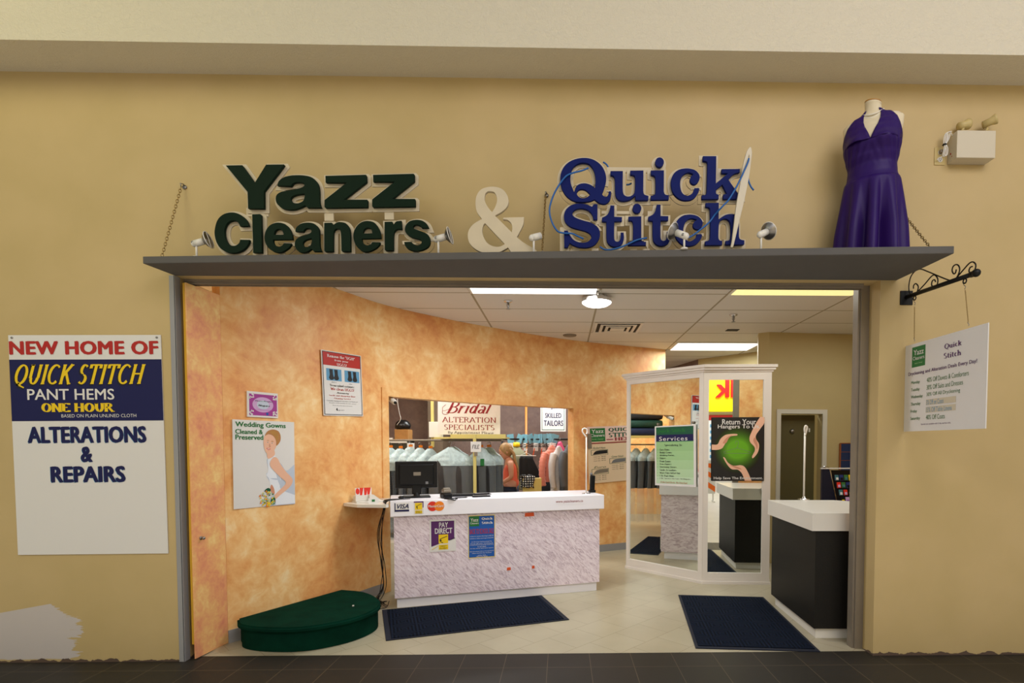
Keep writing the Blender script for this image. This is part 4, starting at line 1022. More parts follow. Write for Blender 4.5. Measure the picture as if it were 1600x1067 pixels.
# hanging board: far edge near the wall, near edge towards the viewer
SW, SH = .75, .605
fx, fy = 2.44, 3.842
fz = PY(1416.5, 541, fy).z
hs = board_root('hanging_sign', (fx, fy, fz), (.0, -1, .0), 'white hanging price board with green logo swinging from the scroll bracket', 'sign')
B = Board(SW, SH); q = quv((238, 510), (703, 366), (677, 955), (224, 978))
B.rect(mt['greenp'], .10, .04, .285, .27)
B.text(mt['paper'], 'Yazz', .125, .075, .265, .135, bold=.02); B.text(mt['paper'], 'Cleaners', .115, .15, .275, .19, bold=.01); B.text(mt['mint'], 'Family Owned', .14, .22, .25, .24, shear=.3)
B.text(mt['purple'], 'Quick', .53, .095, .73, .16, roman=SER); B.text(mt['purple'], 'Stitch', .525, .19, .725, .25, roman=SER)
B.text(mt['purple'], 'Drycleaning and Alteration Deals Every Day!', .055, .318, .90, .368, bold=.014)
for i, (d, o) in enumerate((('Monday', '40% Off Duvets & Comforters'), ('Tuesday', '30% Off Suits and Dresses'), ('Wednesday', '30% Off All Drycleaning'), ('Thursday', '5% Off on Coats'), ('Friday', '15% Off Table Linens'), ('Saturday', '40% Off Coats'))):
    v = .415+i*.082; wd = (.12, .12, .165, .135, .09, .135)[i]; wo = (.50, .44, .41, .22, .32, .24)[i]
    B.text(mt['olive_txt'], d, .10, v+.01, .10+wd, v+.055, bold=.012)
    if i in (3, 4): B.rect(mt['lampbox'], .31, v-.006, .68, v+.058, 2)
    B.text(mt['olive_txt'] if i not in (3, 4) else mt['skyp'], o, .315, v+.0, .315+wo, v+.052, bold=-.004, lay=3)
B.text(mt['purple'], 'Specials are available with 3-day service only.', .25, .915, .63, .938)
B.done(hs, .006, mt['paper'], 'board')
for y, ytop in ((.095, .095), (.60, .565)):
    t = empty('sign_chain', (2.44, 0, 0), label=('thin chain between the bracket and the wall-side corner of the hanging price board', 'thin chain between the bracket and the viewer-side corner of the hanging price board')[y > .2], cat='chain')
    b = NB(); p0 = Vector((0, DW-ytop, 2.575-.045-ytop*.05)); p1 = Vector((0, fy-y, fz+.003)); n_ = 26
    d = (p1-p0)
    for i in range(n_):
        c = p0+d*(.14+.74*(i+.5)/n_); aa = Vector((1, 0, 0)) if i % 2 else Vector((0, 1, 0))
        tube(b, [c+d.normalized()*math.cos(k*PI/4)*.0062+aa*math.sin(k*PI/4)*.0035 for k in range(8)], .0012, 4, closed=True)
    obj('links', b, mt['brass'], t, True)
    for a_, nm in ((p0, 'upper'), (p0+d*.90, 'lower')):
        b = NB(); s_ = 1 if nm == 'upper' else .7
        tube(b, [a_+Vector((0, .009*s_*math.sin(k*PI/5), -.02*s_*k/5+.012)) for k in range(11)], .0018, 5); obj('hook', b, mt['metal'], t, True)

# ================================================================== POSTERS ON THE CURVED WALL
def wall_board(name, tlp, trp, blp, label, cat, off=.006, group=None):
    pl, _ = wall_at(tlp[0]); pr, _ = wall_at(trp[0]); d = (pr-pl).normalized(); n = Vector((d.y, -d.x))
    dev = max([0]+[(p-pl).dot(n) for p in WP if 0 < (p-pl).dot(d) < (pr-pl).length]); pl2 = pl+n*(off+dev); P0 = Vector((pl2.x, pl2.y, 0)); N = Vector((n.x, n.y, 0))
    def hit(px, py): r_ = ray(px, py); return _C+r_*((P0-_C).dot(N)/r_.dot(N))
    A, Bp, D = hit(*tlp), hit(*trp), hit(*blp)
    X = Vector((d.x, d.y, (Bp.z-A.z)/max((Bp-A).xy.length, .01)))
    w = (Bp-A).length; h = (A-D).length
    return board_root(name, A, X, label, cat, group), Board(w, h)
# bride poster
rt, B = wall_board('wedding_poster', (363, 655), (459.5, 659.5), (362.5, 796), 'large white wedding gown poster showing a bride with a bouquet', 'poster')
q = quv((133, 306), (531, 325), (529, 856), (133, 888))
T(B, q, mt['greenp'], 'Wedding Gowns', 149, 320, 471, 374, bold=.035); T(B, q, mt['greenp'], 'Cleaned &', 148, 368, 318, 404, bold=.035); T(B, q, mt['greenp'], 'Preserved', 148, 404, 320, 440, bold=.035)
def PG(mat, pts, lay, **k): B.poly(mat, [(*q(*p[:2]), *p[2:]) for p in pts], lay, **k)
PG(mt['gown2'], [(345, 560), (350, 640), (335, 665), (360, 720), (385, 790), (300, 850), (330, 872, 1), (528, 858, 1), (528, 600, 1), (470, 640), (430, 590)], 1)
PG(mt['gownp'], [(350, 560), (385, 538), (400, 560), (395, 620), (425, 660), (432, 700), (430, 760), (528, 800, 1), (528, 852, 1), (395, 864, 1), (390, 800), (362, 740), (352, 690), (335, 668), (348, 640)], 2)
PG(mt['skin'], [(345, 520), (385, 500), (392, 538), (350, 562)], 3)
PG(mt['skin'], [(322, 440), (332, 408), (360, 398), (392, 410), (404, 440), (404, 480), (385, 512), (358, 535), (335, 520), (322, 480)], 4)
PG(mt['hairp'], [(330, 412), (350, 382), (385, 372), (420, 384), (434, 415), (430, 450), (405, 478), (402, 445), (385, 415), (355, 402)], 5)
PG(mt['wood'], [(362, 388), (390, 380), (412, 396), (418, 425), (405, 440), (395, 412)], 6)
PG(mt['skin'], [(362, 580), (385, 552), (410, 560), (432, 600), (470, 650), (505, 685), (512, 712), (490, 748), (430, 795), (392, 825), (378, 812), (400, 785), (455, 735), (462, 712), (425, 680), (385, 640), (362, 610)], 6)
PG(mt['skin2'], [(368, 730), (384, 755), (388, 790), (372, 785), (360, 760)], 3)
for c_, m_ in (((348, 455), 'greyp'), ((376, 460), 'greyp')): u_, v_ = q(*c_); B.disc(mt['paper'], u_, v_, .0075, 4.5, n=12, rv=.0035); B.disc(mt['blackp'], u_, v_, .0035, 5, n=10)
PG(mt['mastred'], [(338, 494), (352, 492), (366, 498), (352, 505)], 5); PG(mt['paper'], [(341, 496), (352, 495), (362, 498), (352, 501)], 6)
PG(mt['skin2'], [(360, 462), (356, 484), (366, 486)], 4.4); PG(mt['hairp'], [(340, 445), (350, 440), (358, 446), (350, 444)], 4.6); PG(mt['hairp'], [(368, 450), (378, 446), (388, 453), (378, 451)], 4.6)
PG(mt['gown2'], [(398, 640), (428, 690), (428, 740), (410, 700)], 2.5); PG(mt['gown2'], [(360, 690), (400, 700), (430, 696), (400, 690)], 2.6)
random.seed(4)
for i in range(60):
    a = random.random()*2*PI; r = random.random()**.5
    u_, v_ = q(337+52*r*math.cos(a), 822+50*r*math.sin(a)); B.disc(mt[random.choice(['orange', 'yellow', 'mint', 'olive_txt', 'wood', 'yellow'])], u_, v_, .007, 7+i*.1, n=8)
PG(mt['dkgreenp'], [(322, 770), (345, 752), (362, 765), (345, 785)], 6.5); PG(mt['dkgreenp'], [(362, 830), (388, 815), (390, 850), (370, 862)], 6.6)
B.done(rt, .004, mt['paper'], 'sheet')
# purple plaque
rt, B = wall_board('small_plaque', (386, 610.5), (434, 615), (387, 651), 'small purple and white certificate card above the wedding poster', 'plaque', .012)
q = quv((165, 145), (905, 232), (905, 830), (185, 780))
B.rect(mt['magenta'], .06, .09, .965, .93, 1)
B.disc(mt['lilac'], .5, .5, B.w*.34, 2, rv=B.h*.30); B.disc(mt['gown2'], .5, .5, B.w*.2, 3, rv=B.h*.18)
T(B, q, mt['magenta'], 'Proud Supporters of', 390, 270, 720, 320, lay=4, shear=.3)
T(B, q, mt['blackp'], 'Dress Project', 345, 375, 778, 450, lay=5, roman=dict(thick=.2, thin=.07, serif=.12, slant=.25)); T(B, q, mt['blackp'], 'Niagara', 425, 480, 700, 560, lay=5, roman=dict(thick=.2, thin=.07, serif=.12, slant=.25))
T(B, q, mt['magenta'], 'Every girl deserves a beautiful dress', 350, 600, 760, 650, lay=4)
for (u_, v_) in ((.07, .1), (.95, .1), (.07, .91), (.95, .91)):
    for i in range(9): B.disc(mt['paper'], u_+(1 if u_ < .5 else -1)*random.random()*.13, v_+(1 if v_ < .5 else -1)*random.random()*.17, .006, 2.5, n=8)
B.rect(mt['bluep'], .60, .80, .67, .90, 4)
B.done(rt, .010, mt['paper'], 'card')
# boot poster
rt, B = wall_board('boot_care_poster', (501.5, 546), (564, 556), (506, 649), 'red and white boot cleaning poster with two small boot photographs', 'poster')
q = quv((88, 90), (610, 172), (632, 955), (138, 935))
for a in ((.02, .012, .98, .022), (.02, .975, .98, .985), (.02, .012, .035, .985), (.965, .012, .98, .985)): B.rect(mt['blackp'], *a, 2)
B.rect(mt['red'], .035, .022, .965, .222, 1)
R_ = dict(thick=.16, thin=.07, serif=.16)
T(B, q, mt['paper'], 'Remove the "UGH!"', 162, 150, 520, 232, roman=R_); T(B, q, mt['paper'], 'from your', 255, 212, 432, 268, roman=R_); T(B, q, mt['paper'], 'UGGS!', 285, 262, 410, 312, roman=R_)
B.rect(mt['skyp'], .10, .27, .47, .455, 1); B.rect(mt['skyp'], .545, .27, .93, .455, 1)
for u0 in (.17, .29, .63, .76): B.poly(mt['blackp'], [(u0, .28, 1), (u0+.085, .28, 1), (u0+.09, .36), (u0+.11, .42), (u0+.05, .445), (u0-.01, .42), (u0+.01, .36)], 2)
T(B, q, mt['greyp'], 'Before', 222, 498, 285, 520, shear=.3); T(B, q, mt['greyp'], 'After', 440, 522, 485, 545, shear=.3)
T(B, q, mt['blackp'], 'To our valued customers:', 200, 530, 512, 588, roman=R_); T(B, q, mt['red'], 'We clean UGGS!', 210, 572, 508, 635, roman=R_); T(B, q, mt['blackp'], 'Announcing', 285, 632, 440, 672, roman=dict(R_, slant=.3))
T(B, q, mt['red'], 'Suede and Sheepskin Boot', 195, 665, 525, 712, roman=R_); T(B, q, mt['red'], 'Cleaning Service', 255, 705, 465, 742, roman=R_)
T(B, q, mt['greyp'], 'Complete cleaning and restoration of all Suede and', 170, 736, 555, 778); T(B, q, mt['greyp'], 'Sheepskin boots including salt stain removal', 195, 766, 535, 800); T(B, q, mt['greyp'], 'Please ask us for more information.', 240, 800, 490, 825)
B.disc(mt['blackp'], .33, .90, .012, 2); B.disc(mt['paper'], .36, .895, .012, 3); T(B, q, mt['greyp'], 'ugg care', 300, 862, 385, 882)
B.done(rt, .003, mt['paper'], 'sheet')

# ================================================================== GREEN PLATFORM
pf = empty('fitting_platform', (0, 0, 0), label='dark green carpeted half-round fitting platform against the apricot wall', cat='platform')
top = catmull([(-2.505, 4.20, 1), (-2.40, 4.06), (-2.17, 3.985), (-1.88, 4.00), (-1.62, 4.19), (-1.515, 4.46), (-1.60, 4.73), (-1.80, 4.95), (-2.045, 5.04, 1)], 6)
cc = Vector((-2.0, 4.5)); base = [cc+(p-cc)*.955 for p in top[1:-1]]; base = [Vector((-2.50, 4.235))]+base+[Vector((-2.075, 5.02))]
b = NB(); prism(b, [p[:] for p in base], 0.004, .145); obj('base', b, mt['carpet'], pf)
b = NB(); prism(b, [p[:] for p in top], .145, .192); bmesh.ops.bevel(b, geom=[e for e in b.edges if abs(e.verts[0].co.z-e.verts[1].co.z) < .001], offset=.014, segments=3, affect='EDGES'); ob = obj('top', b, mt['carpet'], pf); autosmooth(ob, 50)
b = NB(); box(b, -1.74, -1.728, 4.5, 4.512, .192, .2); wp = obj('paper_scrap', b, mt['white']); tag(wp, 'tiny white scrap of paper on the green platform', 'paper scrap')

# ================================================================== FLOOR MATS
def floor_mat(P, label):
    c = sum((Vector(p) for p in P), Vector((0, 0)))/4; e = (Vector(P[1])-Vector(P[0])); a = math.atan2(e.y, e.x)
    o = empty('floor_mat', (*c, 0), (0, 0, a), label=label, cat='mat')
    Rm = Matrix.Rotation(-a, 2); Q = [Rm @ (Vector(p)-c) for p in P]
    b = NB(); prism(b, [v[:] for v in Q], .001, .007); obj('rubber_border', b, M('navy_rubber_edge', (16, 22, 38), .8), o)
    b = NB(); prism(b, [(v*.945)[:] for v in Q], .007, .012); obj('ribbed_pile', b, mt['mat'], o)
    return o
floor_mat([(-1.374, 4.218), (.062, 4.699), (-.21, 5.47), (-1.663, 5.01)], 'navy ribbed floor mat in front of the pink marble counter')
floor_mat([(1.002, 4.01), (1.905, 3.922), (2.015, 5.36), (1.18, 5.455)], 'navy ribbed floor mat beside the black counter at the entrance')

# ================================================================== PINK MARBLE COUNTER
CO = Vector((-1.58, 5.016)); CE = Vector((.9578, .2874)); CN = Vector((-.2874, .9578)); CA = math.atan2(CE.y, CE.x)
ct = empty('service_counter', (*CO, 0), (0, 0, CA), label='white topped service counter with pink marble laminate front', cat='counter')
b = NB(); box(b, 0, 2.106, 0, .62, .867, 1.012, .004); obj('countertop', b, mt['laminate'], ct)
b = NB(); box(b, .03, 2.065, .03, .60, .097, .867); obj('body', b, mt['marble'], ct)
b = NB(); box(b, .05, 2.045, .062, .56, .0, .097); obj('toe_kick', b, mt['laminate'], ct)
b = NB(); box(b, .06, 2.04, .601, .612, .12, .30); box(b, .06, 2.04, .601, .612, .45, .6); obj('back_shelf_edge', b, mt['white'], ct)
def cpt(px, py, y=0.0):
    """point seen at (px,py) on the counter's front plane at local depth y, in counter-local coordinates"""
    p0 = Vector((*(CO+CN*y), 0)); N = Vector((CN.x, CN.y, 0)); r_ = ray(px, py); h = _C+r_*((p0-_C).dot(N)/r_.dot(N))
    d = h.xy-CO; return Vector((d.dot(CE), y, h.z))
def cw(v): p = CO+CE*v.x+CN*v.y; return Vector((p.x, p.y, v.z))
def counter_board(name, tlp, brp, y, label, cat, group=None):
    a, c = cpt(*tlp, y), cpt(*brp, y); return board_root(name, cw(a), (CE.x, CE.y, 0), label, cat, group), Board(c.x-a.x, a.z-c.z)
SK = 3.636
def sp(x, y): return (520+x/SK, 740+y/SK)
rt, B = counter_board('card_sticker', sp(350, 168), sp(434, 214), -.001, 'blue and white payment card sticker at the left end of the counter top edge', 'sticker')
B.rect(mt['bluep'], 0, .0, .06, 1); B.rect(mt['navy'], 0, .78, 1, 1, 2); B.rect(mt['navy'], 0, .0, .07, 1, 2); B.text(mt['navy'], 'VISA', .17, .12, .97, .66, bold=.03, shear=.3); B.done(rt, .0006, mt['paper'], 'label')
rt, B = counter_board('card_sticker', sp(460, 158), sp(516, 228), -.001, 'yellow and purple debit payment sticker on the counter top edge', 'sticker')
B.rect(mt['purple'], 0, 0, 1, .1); B.rect(mt['purple'], .9, 0, 1, .5); B.rect(mt['yellow'], .12, .12, .86, .66, 2); B.rect(mt['yellow'], .12, .72, .86, .96, 2)
B.line(mt['blackp'], [(.3, .36), (.8, .2)], .004, 3); B.line(mt['blackp'], [(.28, .35), (.3, .5), (.42, .6)], .004, 3); B.disc(mt['blackp'], .33, .45, .006, 3); B.text(mt['blackp'], 'DIRECT', .2, .76, .8, .84); B.text(mt['blackp'], 'PAYMENT', .2, .86, .8, .93); B.done(rt, .0006, mt['paper'], 'label')
rt, B = counter_board('card_sticker', sp(537, 156), sp(634, 213), -.001, 'red and orange overlapping circles payment sticker on the counter top edge', 'sticker')
B.disc(mt['mastred'], .30, .5, B.h*.46, 1); B.disc(mt['orange'], .70, .5, B.h*.46, 1.5); B.text(mt['paper'], 'MasterCard', .04, .36, .96, .60, bold=.02, lay=3, shear=.15)
for (bm_, m_, n_) in B.layers.values():
    for f in bm_.faces: f.normal_update()
    for f in list(bm_.faces):
        if f.normal.z < 0: f.normal_flip()
    obj(n_ if n_ == 'lettering' else 'circle', bm_, m_, rt)
rt, B = counter_board('web_address_strip', sp(1262, 145), sp(1426, 172), -.001, 'strip with a red web address at the right of the counter top edge', 'sticker')
B.text(mt['maroon'], 'www.yazzcleaners.ca', .03, .2, .97, .75, bold=.005); B.done(rt, .0005, mt['laminate'], 'label')
rt, B = counter_board('payment_sign', sp(549, 263), sp(700, 437), .027, 'purple and white payment sign on the marble counter front', 'sign')
B.poly(mt['purple'], [(.06, .05), (.94, .05), (.94, .60), (.06, .84)], 1, smooth=False)
B.text(mt['paper'], 'PAY', .36, .09, .70, .25, bold=.02); B.text(mt['paper'], 'DIRECT', .2, .27, .86, .44, bold=.03)
B.rect(mt['yellow'], .34, .47, .70, .75, 2); B.rect(mt['yellow'], .34, .79, .70, .94, 2); B.line(mt['blackp'], [(.42, .60), (.66, .53)], .006, 3); B.disc(mt['blackp'], .42, .65, .008, 3); B.line(mt['blackp'], [(.40, .60), (.40, .68), (.50, .73)], .006, 3)
B.text(mt['blackp'], 'DIRECT', .40, .81, .64, .86); B.text(mt['blackp'], 'PAYMENT', .38, .88, .66, .93); B.line(mt['blackp'], [(.74, .66), (.96, .60)], .006, 3); B.line(mt['yellow'], [(.08, .93), (.32, .82)], .005, 3)
B.done(rt, .004, mt['paper'], 'board')
rt, B = counter_board('sale_poster', sp(766, 236), sp(925, 474), .027, 'blue sale poster with yellow border on the marble counter front', 'poster')
B.rect(mt['yellow'], .02, .013, .98, .987, 1); B.rect(mt['bluep'], .04, .026, .96, .974, 2); B.rect(mt['greenp'], .07, .03, .41, .26, 3)
B.text(mt['paper'], 'Yazz', .10, .075, .38, .15, bold=.02, lay=4); B.text(mt['paper'], 'Cleaners', .09, .165, .39, .21, bold=.01, lay=4); B.text(mt['paper'], 'Quick', .50, .065, .90, .13, roman=SLAB, lay=4); B.text(mt['paper'], 'Stitch', .50, .16, .90, .215, roman=SLAB, lay=4)
B.text(mt['red'], 'BACK TO SCHOOL SALE', .07, .32, .93, .44, bold=.02, lay=4)
for s, v, wd in (('Uniform pants starting at $9.99', .48, .84), ('Uniform kilts starting at $12.99', .53, .84), ('10% Off All Adult Clothing and Bridal Wear', .61, .75), ('Drop off your clothing at', .65, .8), ('Includes any Drycleaning Package and Jean hems', .68, .84), ('in our store', .72, .3), ('At the same time and repairs', .76, .84), ('Have your school uniforms and coats cleaned', .83, .86), ('before the first day of school', .87, .7), ('open daily', .92, .3), ('Visit us for details', .945, .4)):
    B.text(mt['paper'], s, .5-wd/2, v, .5+wd/2, v+.026, lay=4)
B.done(rt, .002, mt['paper'], 'sheet')
for (x, y, w_, h_, lb) in ((1090, 222, 54, 20, 'torn piece of orange tape near the top of the marble counter front'), (988, 532, 24, 16, 'small torn orange tape scrap low on the marble counter front'), (1130, 522, 17, 16, 'tiny orange tape scrap right of the other low one on the counter front')):
    a = cpt(*sp(x, y), .029); c = cpt(*sp(x+w_, y+h_), .029); b = NB()
    P = [(a.x, c.z), (c.x, c.z+.002), (c.x-.004, a.z), (a.x+.004, a.z-.002)]
    vs = [b.verts.new(cw(Vector((x_, .0285, z_)))) for x_, z_ in P]; ff = b.faces.new(vs); g_ = bmesh.ops.extrude_face_region(b, geom=[ff]); bmesh.ops.translate(b, vec=Vector((-CN.x, -CN.y, 0))*.0008, verts=[v for v in g_['geom'] if isinstance(v, bmesh.types.BMVert)])
    bmesh.ops.recalc_face_normals(b, faces=b.faces); tag(obj('tape_scrap', b, mt['tape']), lb, 'tape')

# things on the counter
def on_counter(name, px, y, label, cat, rot=0, z=1.012, group=None):
    a = cpt(px, 770, y); p = cw(Vector((a.x, y, z))); return empty(name, p, (0, 0, CA+rot), label, cat, group)
mo = on_counter('monitor', 651, .34, 'black computer monitor seen from behind on the left of the service counter', 'monitor')
b = NB(); box(b, -.02, .02, -.012, .02, .03, .24, .004); box(b, -.13, .13, -.11, .09, 0, .014, .006); cyl(b, (0, 0, .01), (0, 0, .05), .035, .02, 20); box(b, -.045, .045, -.02, .0, .03, .19, .008); obj('stand', b, mt['black'], mo)
b = NB(); box(b, -.2, .2, -.012, .02, .09, .355, .008); box(b, -.165, .165, -.035, -.012, .12, .33, .012); obj('case', b, mt['black'], mo)
b = NB(); box(b, -.19, .19, .02, .022, .10, .345); obj('screen', b, M('dark_glass_screen', (20, 24, 30), .1), mo)
b = NB(); box(b, -.03, .04, -.038, -.035, .215, .25, .002); obj('badge', b, mt['steel'], mo)
b = NB(); box(b, .085, .11, -.0365, -.035, .13, .155); obj('rating_label', b, mt['greyp'], mo)
tm = on_counter('card_terminal', 697, .17, 'grey and black card payment terminal right of the monitor', 'card reader', .2)
b = NB(); box(b, -.045, .045, -.07, .07, 0, .05, .012); obj('body', b, mt['black'], tm)
bm_ = NB(); box(bm_, -.04, .04, -.05, .03, .05, .085, .01); box(bm_, -.035, .035, -.03, .0, .08, .10, .008); obj('printer_cover', bm_, mt['steel'], tm)
b = NB(); tube(b, cat3([(-.03, -.07, .02), (-.05, -.12, .005), (-.02, -.175, .006), (.03, -.18, -.005), (.06, -.165, .004), (.05, -.12, .004), (.0, -.13, .004)], 6), .006, 8); obj('cable', b, mt['black'], tm, True)
ms = on_counter('computer_mouse', 627, .20, 'black computer mouse at the left of the monitor base', 'mouse'); b = NB(); sph(b, (0, 0, .014), .03, 16, (1, 1.6, .55)); ob = obj('shell', b, mt['black'], ms, True); b = NB(); box(b, -.003, .003, -.04, -.02, .022, .032, .001); obj('wheel', b, mt['greyp'], ms)
kb = on_counter('keyboard', 722, .30, 'black keyboard lying behind the card terminal', 'keyboard'); b = NB(); box(b, -.16, .14, -.05, .06, 0, .02, .005); obj('tray', b, mt['black'], kb)
b = NB()
for i in range(13):
    for j in range(4): box(b, -.15+i*.022, -.132+i*.022, -.045+j*.024, -.027+j*.024, .02, .025)
obj('keys', b, mt['blackp'], kb)
sc = on_counter('stapler', 752, .16, 'black and silver stapler lying on the middle of the counter', 'stapler', .1); b = NB(); box(b, -.09, .09, -.018, .018, 0, .014, .004); box(b, -.08, .085, -.014, .014, .022, .038, .006); obj('body', b, mt['black'], sc)
b = NB(); box(b, -.085, .06, -.01, .01, .014, .022); box(b, .06, .1, -.012, .012, .018, .034, .005); obj('magazine', b, mt['metal'], sc)
pn_ = on_counter('desk_pen', 720, .10, 'dark pen lying between the card terminal and the stapler', 'pen', .3); b = NB(); cyl(b, (-.06, 0, .006), (.06, 0, .006), .005, n=10); obj('barrel', b, mt['black'], pn_, True); b = NB(); cyl(b, (.06, 0, .006), (.075, 0, .006), .005, .001, n=10); obj('tip', b, mt['metal'], pn_, True)
# slim white pole with loop, right end of counter
floor_mat([(-1.42, 5.75), (.02, 6.19), (-.12, 6.62), (-1.52, 6.14)], 'dark mat behind the service counter, seen in the left mirror pane')
pl = on_counter('hanger_pole', 916, .17, 'slim white garment hook pole standing at the right end of the marble counter', 'pole')
b = NB(); cyl(b, (0, 0, .006), (0, 0, .60), .0075, n=12); obj('pole', b, mt['white'], pl, True)
b = NB(); tube(b, cat3([(0, 0, .60), (-.03, 0, .635), (-.045, 0, .665), (-.03, 0, .69), (.0, 0, .685), (.01, 0, .655), (.0, 0, .63)], 6), .008, 8); obj('hook', b, mt['white'], pl, True)
b = NB(); cyl(b, (0, 0, 0), (0, 0, .007), .045, n=24); obj('base', b, mt['chrome'], pl, True)
bs = on_counter('upright_device', 925, .30, 'black upright handset standing beside the white hook pole on the counter', 'device')  # unidentified black upright object, built as a small device
b = NB(); box(b, -.035, .035, -.03, .03, 0, .03, .008); obj('cradle', b, mt['black'], bs); b = NB(); box(b, -.028, .028, -.016, .016, .025, .19, .012, mat=Matrix.Rotation(.12, 4, 'X')); obj('device', b, mt['black'], bs)
b = NB(); sph(b, (-.008, .0, .20), .016, 12, (1, 1, 1.1)); obj('top_knob', b, mt['greyp'], bs, True)

# brochure ledge on the wall
lg = empty('wall_ledge', (0, 0, 0), label='small white wall ledge between apricot wall and service counter', cat='shelf')
b = NB(); prism(b, [(-2.05, 5.13), (-1.87, 4.99), (-1.60, 4.965), (-1.592, 5.01), (-1.765, 5.60), (-1.84, 5.59)], .957, .985); obj('ledge', b, mt['ivory'], lg)
hd = empty('brochure_holder', (-1.865, 5.24, .985), (0, 0, math.radians(38)), label='cream stepped brochure holder on the small wall ledge', cat='holder')
b = NB(); box(b, -.13, .13, -.085, .06, 0, .012, .004); 
box(b, -.12, .0, -.03, .05, .012, .065, .004); obj('tray', b, mt['ivory'], hd)
b = NB(); v = [(-.0, -.06, .012), (.11, -.06, .012), (.0, -.06, .07), (-.0, .04, .012), (.11, .04, .012), (.04, .04, .07), (.04, -.06, .07), (0, .04, .07)]
bb_ = [b.verts.new(x) for x in v]
for f in ((0, 1, 6, 2), (3, 7, 5, 4), (1, 4, 5, 6), (2, 6, 5, 7), (0, 2, 7, 3), (0, 3, 4, 1)): b.faces.new([bb_[i] for i in f])
bmesh.ops.recalc_face_normals(b, faces=b.faces); obj('wedge', b, mt['ivory'], hd)
for i, x in enumerate((-.095, -.055, -.015, .015)):
    t = empty('brochure', (hd.location.x+x*math.cos(.66), hd.location.y+x*math.sin(.66)+.01, 1.05), (math.radians(-8), 0, math.radians(38)), label=('leftmost brochure with a red oval in the cream holder', 'second brochure from the left in the cream holder', 'third brochure from the left in the cream holder', 'rightmost brochure in the cream holder')[i], cat='brochure', group='brochures in the cream holder')
    b = NB(); box(b, -.02, .02, -.004, .004, 0, .07); obj('sheets', b, mt['paper'], t)
    b = NB()
    if i == 0: b.faces.new([b.verts.new((.018*math.cos(k*PI/10), -.0046, .038+.03*math.sin(k*PI/10))) for k in range(20)])
    else: b.faces.new([b.verts.new(p) for p in ((-.02, -.0046, 0), (.0, -.0046, 0), (.016, -.0046, .07), (-.02, -.0046, .07))])
    obj('red_print', b, mt['mastred'], t)
bc = empty('business_card_stand', (-1.76, 5.10, .985), (0, 0, math.radians(24)), label='small card stand with green logo on the wall ledge', cat='card')
b = NB(); box(b, -.045, .045, -.004, .004, 0, .05); obj('card', b, mt['paper'], bc); b = NB(); box(b, -.015, .012, -.0055, -.004, .015, .036); obj('logo', b, mt['greenp'], bc)
# cables down the left end of the counter
cb = empty('power_cables', (0, 0, 0), label='tangle of black cables hanging down the left end of the counter to the floor', cat='cable')
random.seed(11)
for i in range(5):
    x0 = -1.625-.014*i; y0 = 5.02+.03*i; P = [cw(Vector((.10+.02*i, .1, 1.02))), Vector((x0+.03, y0-.02, 1.015)), Vector((x0, y0, .95)), Vector((x0-.01-random.random()*.07, y0, .7)), Vector((x0-.01-random.random()*.04, y0+.02, .42)), Vector((x0-.06*random.random(), y0, .2)), Vector((x0-.10+.05*random.random(), y0-.02, .06))]
    for k in range(5): P.append(Vector((x0-.06+.14*random.random()-.07, y0+.12*random.random()-.06, .012+.09*random.random())))
    b = NB(); tube(b, cat3(P, 7), .0034, 6); obj('cable', b, mt['black'], cb, True)

# ================================================================== MIRRORED FITTING COLUMN
mA = Vector((1.542, 5.911)); aL, aR = math.radians(180-46), math.radians(-3.9)
eL = Vector((math.cos(aL), math.sin(aL))); eR = Vector((math.cos(aR), math.sin(aR)))
mL = mA+eL*1.075; mR = mA+eR*.725; MH = 2.32
mc = empty('mirror_column', (*mA, 0), label='tall cream framed two-sided mirror column standing in the shop', cat='mirror')
def face(P, e, Lf, back):
    """frame rails and the silvered pane of one side; e runs along the face, back points into the column"""
    def bx3(s0, s1, d0, d1, z0, z1, bm):
        q = [P+e*s0+back*d0, P+e*s1+back*d0, P+e*s1+back*d1, P+e*s0+back*d1]
        prism(bm, [(v-mA)[:] for v in q], z0, z1)
    return bx3
nL = Vector((-eL.y, eL.x)); nL = nL if nL.y > 0 else -nL     # into the column
nR = Vector((-eR.y, eR.x)); nR = nR if nR.y > 0 else -nR
cR = mR+Vector((-.02, .62)); cL = mL+Vector((.42, .42))
core = [mL+nL*.02, mA+Vector((.0, .022)), mR+nR*.02, cR, cL]
b = NB(); prism(b, [(v-mA)[:] for v in core], .06, MH); obj('core', b, mt['frame'], mc)
FL = face(mA, eL, 1.075, nL); FR = face(mA, eR, .725, nR)
bL = NB(); W0, W1 = .055, .045
FL(0, W0, -.004, .02, .06, MH, bL); FL(1.075-W1, 1.075, -.004, .02, .06, MH, bL); FL(W0, 1.075-W1, -.004, .02, .06, .125, bL); FL(W0, 1.075-W1, -.004, .02, MH-.055, MH, bL)
obj('left_frame', bL, mt['frame'], mc)
bR = NB(); FR(0, W0, -.004, .02, .06, MH, bR); FR(.725-.085, .725, -.004, .02, .06, MH, bR); FR(W0, .725-.085, -.004, .02, .06, .125, bR); FR(W0, .725-.085, -.004, .02, MH-.085, MH, bR)
obj('right_frame', bR, mt['frame'], mc)
b = NB(); FL(W0, 1.075-W1, .010, .019, .125, MH-.055, b); obj('left_mirror_pane', b, mt['mirror'], mc)
b = NB(); FR(W0, .725-.085, .010, .019, .125, MH-.085, b); obj('right_mirror_pane', b, mt['mirror'], mc)
def ringpoly(g):
    c = sum(core, Vector((0, 0)))/5
    return [((v+(v-c).normalized()*g)-mA)[:] for v in [mL, mA, mR, cR, cL]]
b = NB(); prism(b, ringpoly(.018), 0, .03); prism(b, ringpoly(.006), .03, .06); obj('plinth', b, mt['frame'], mc)
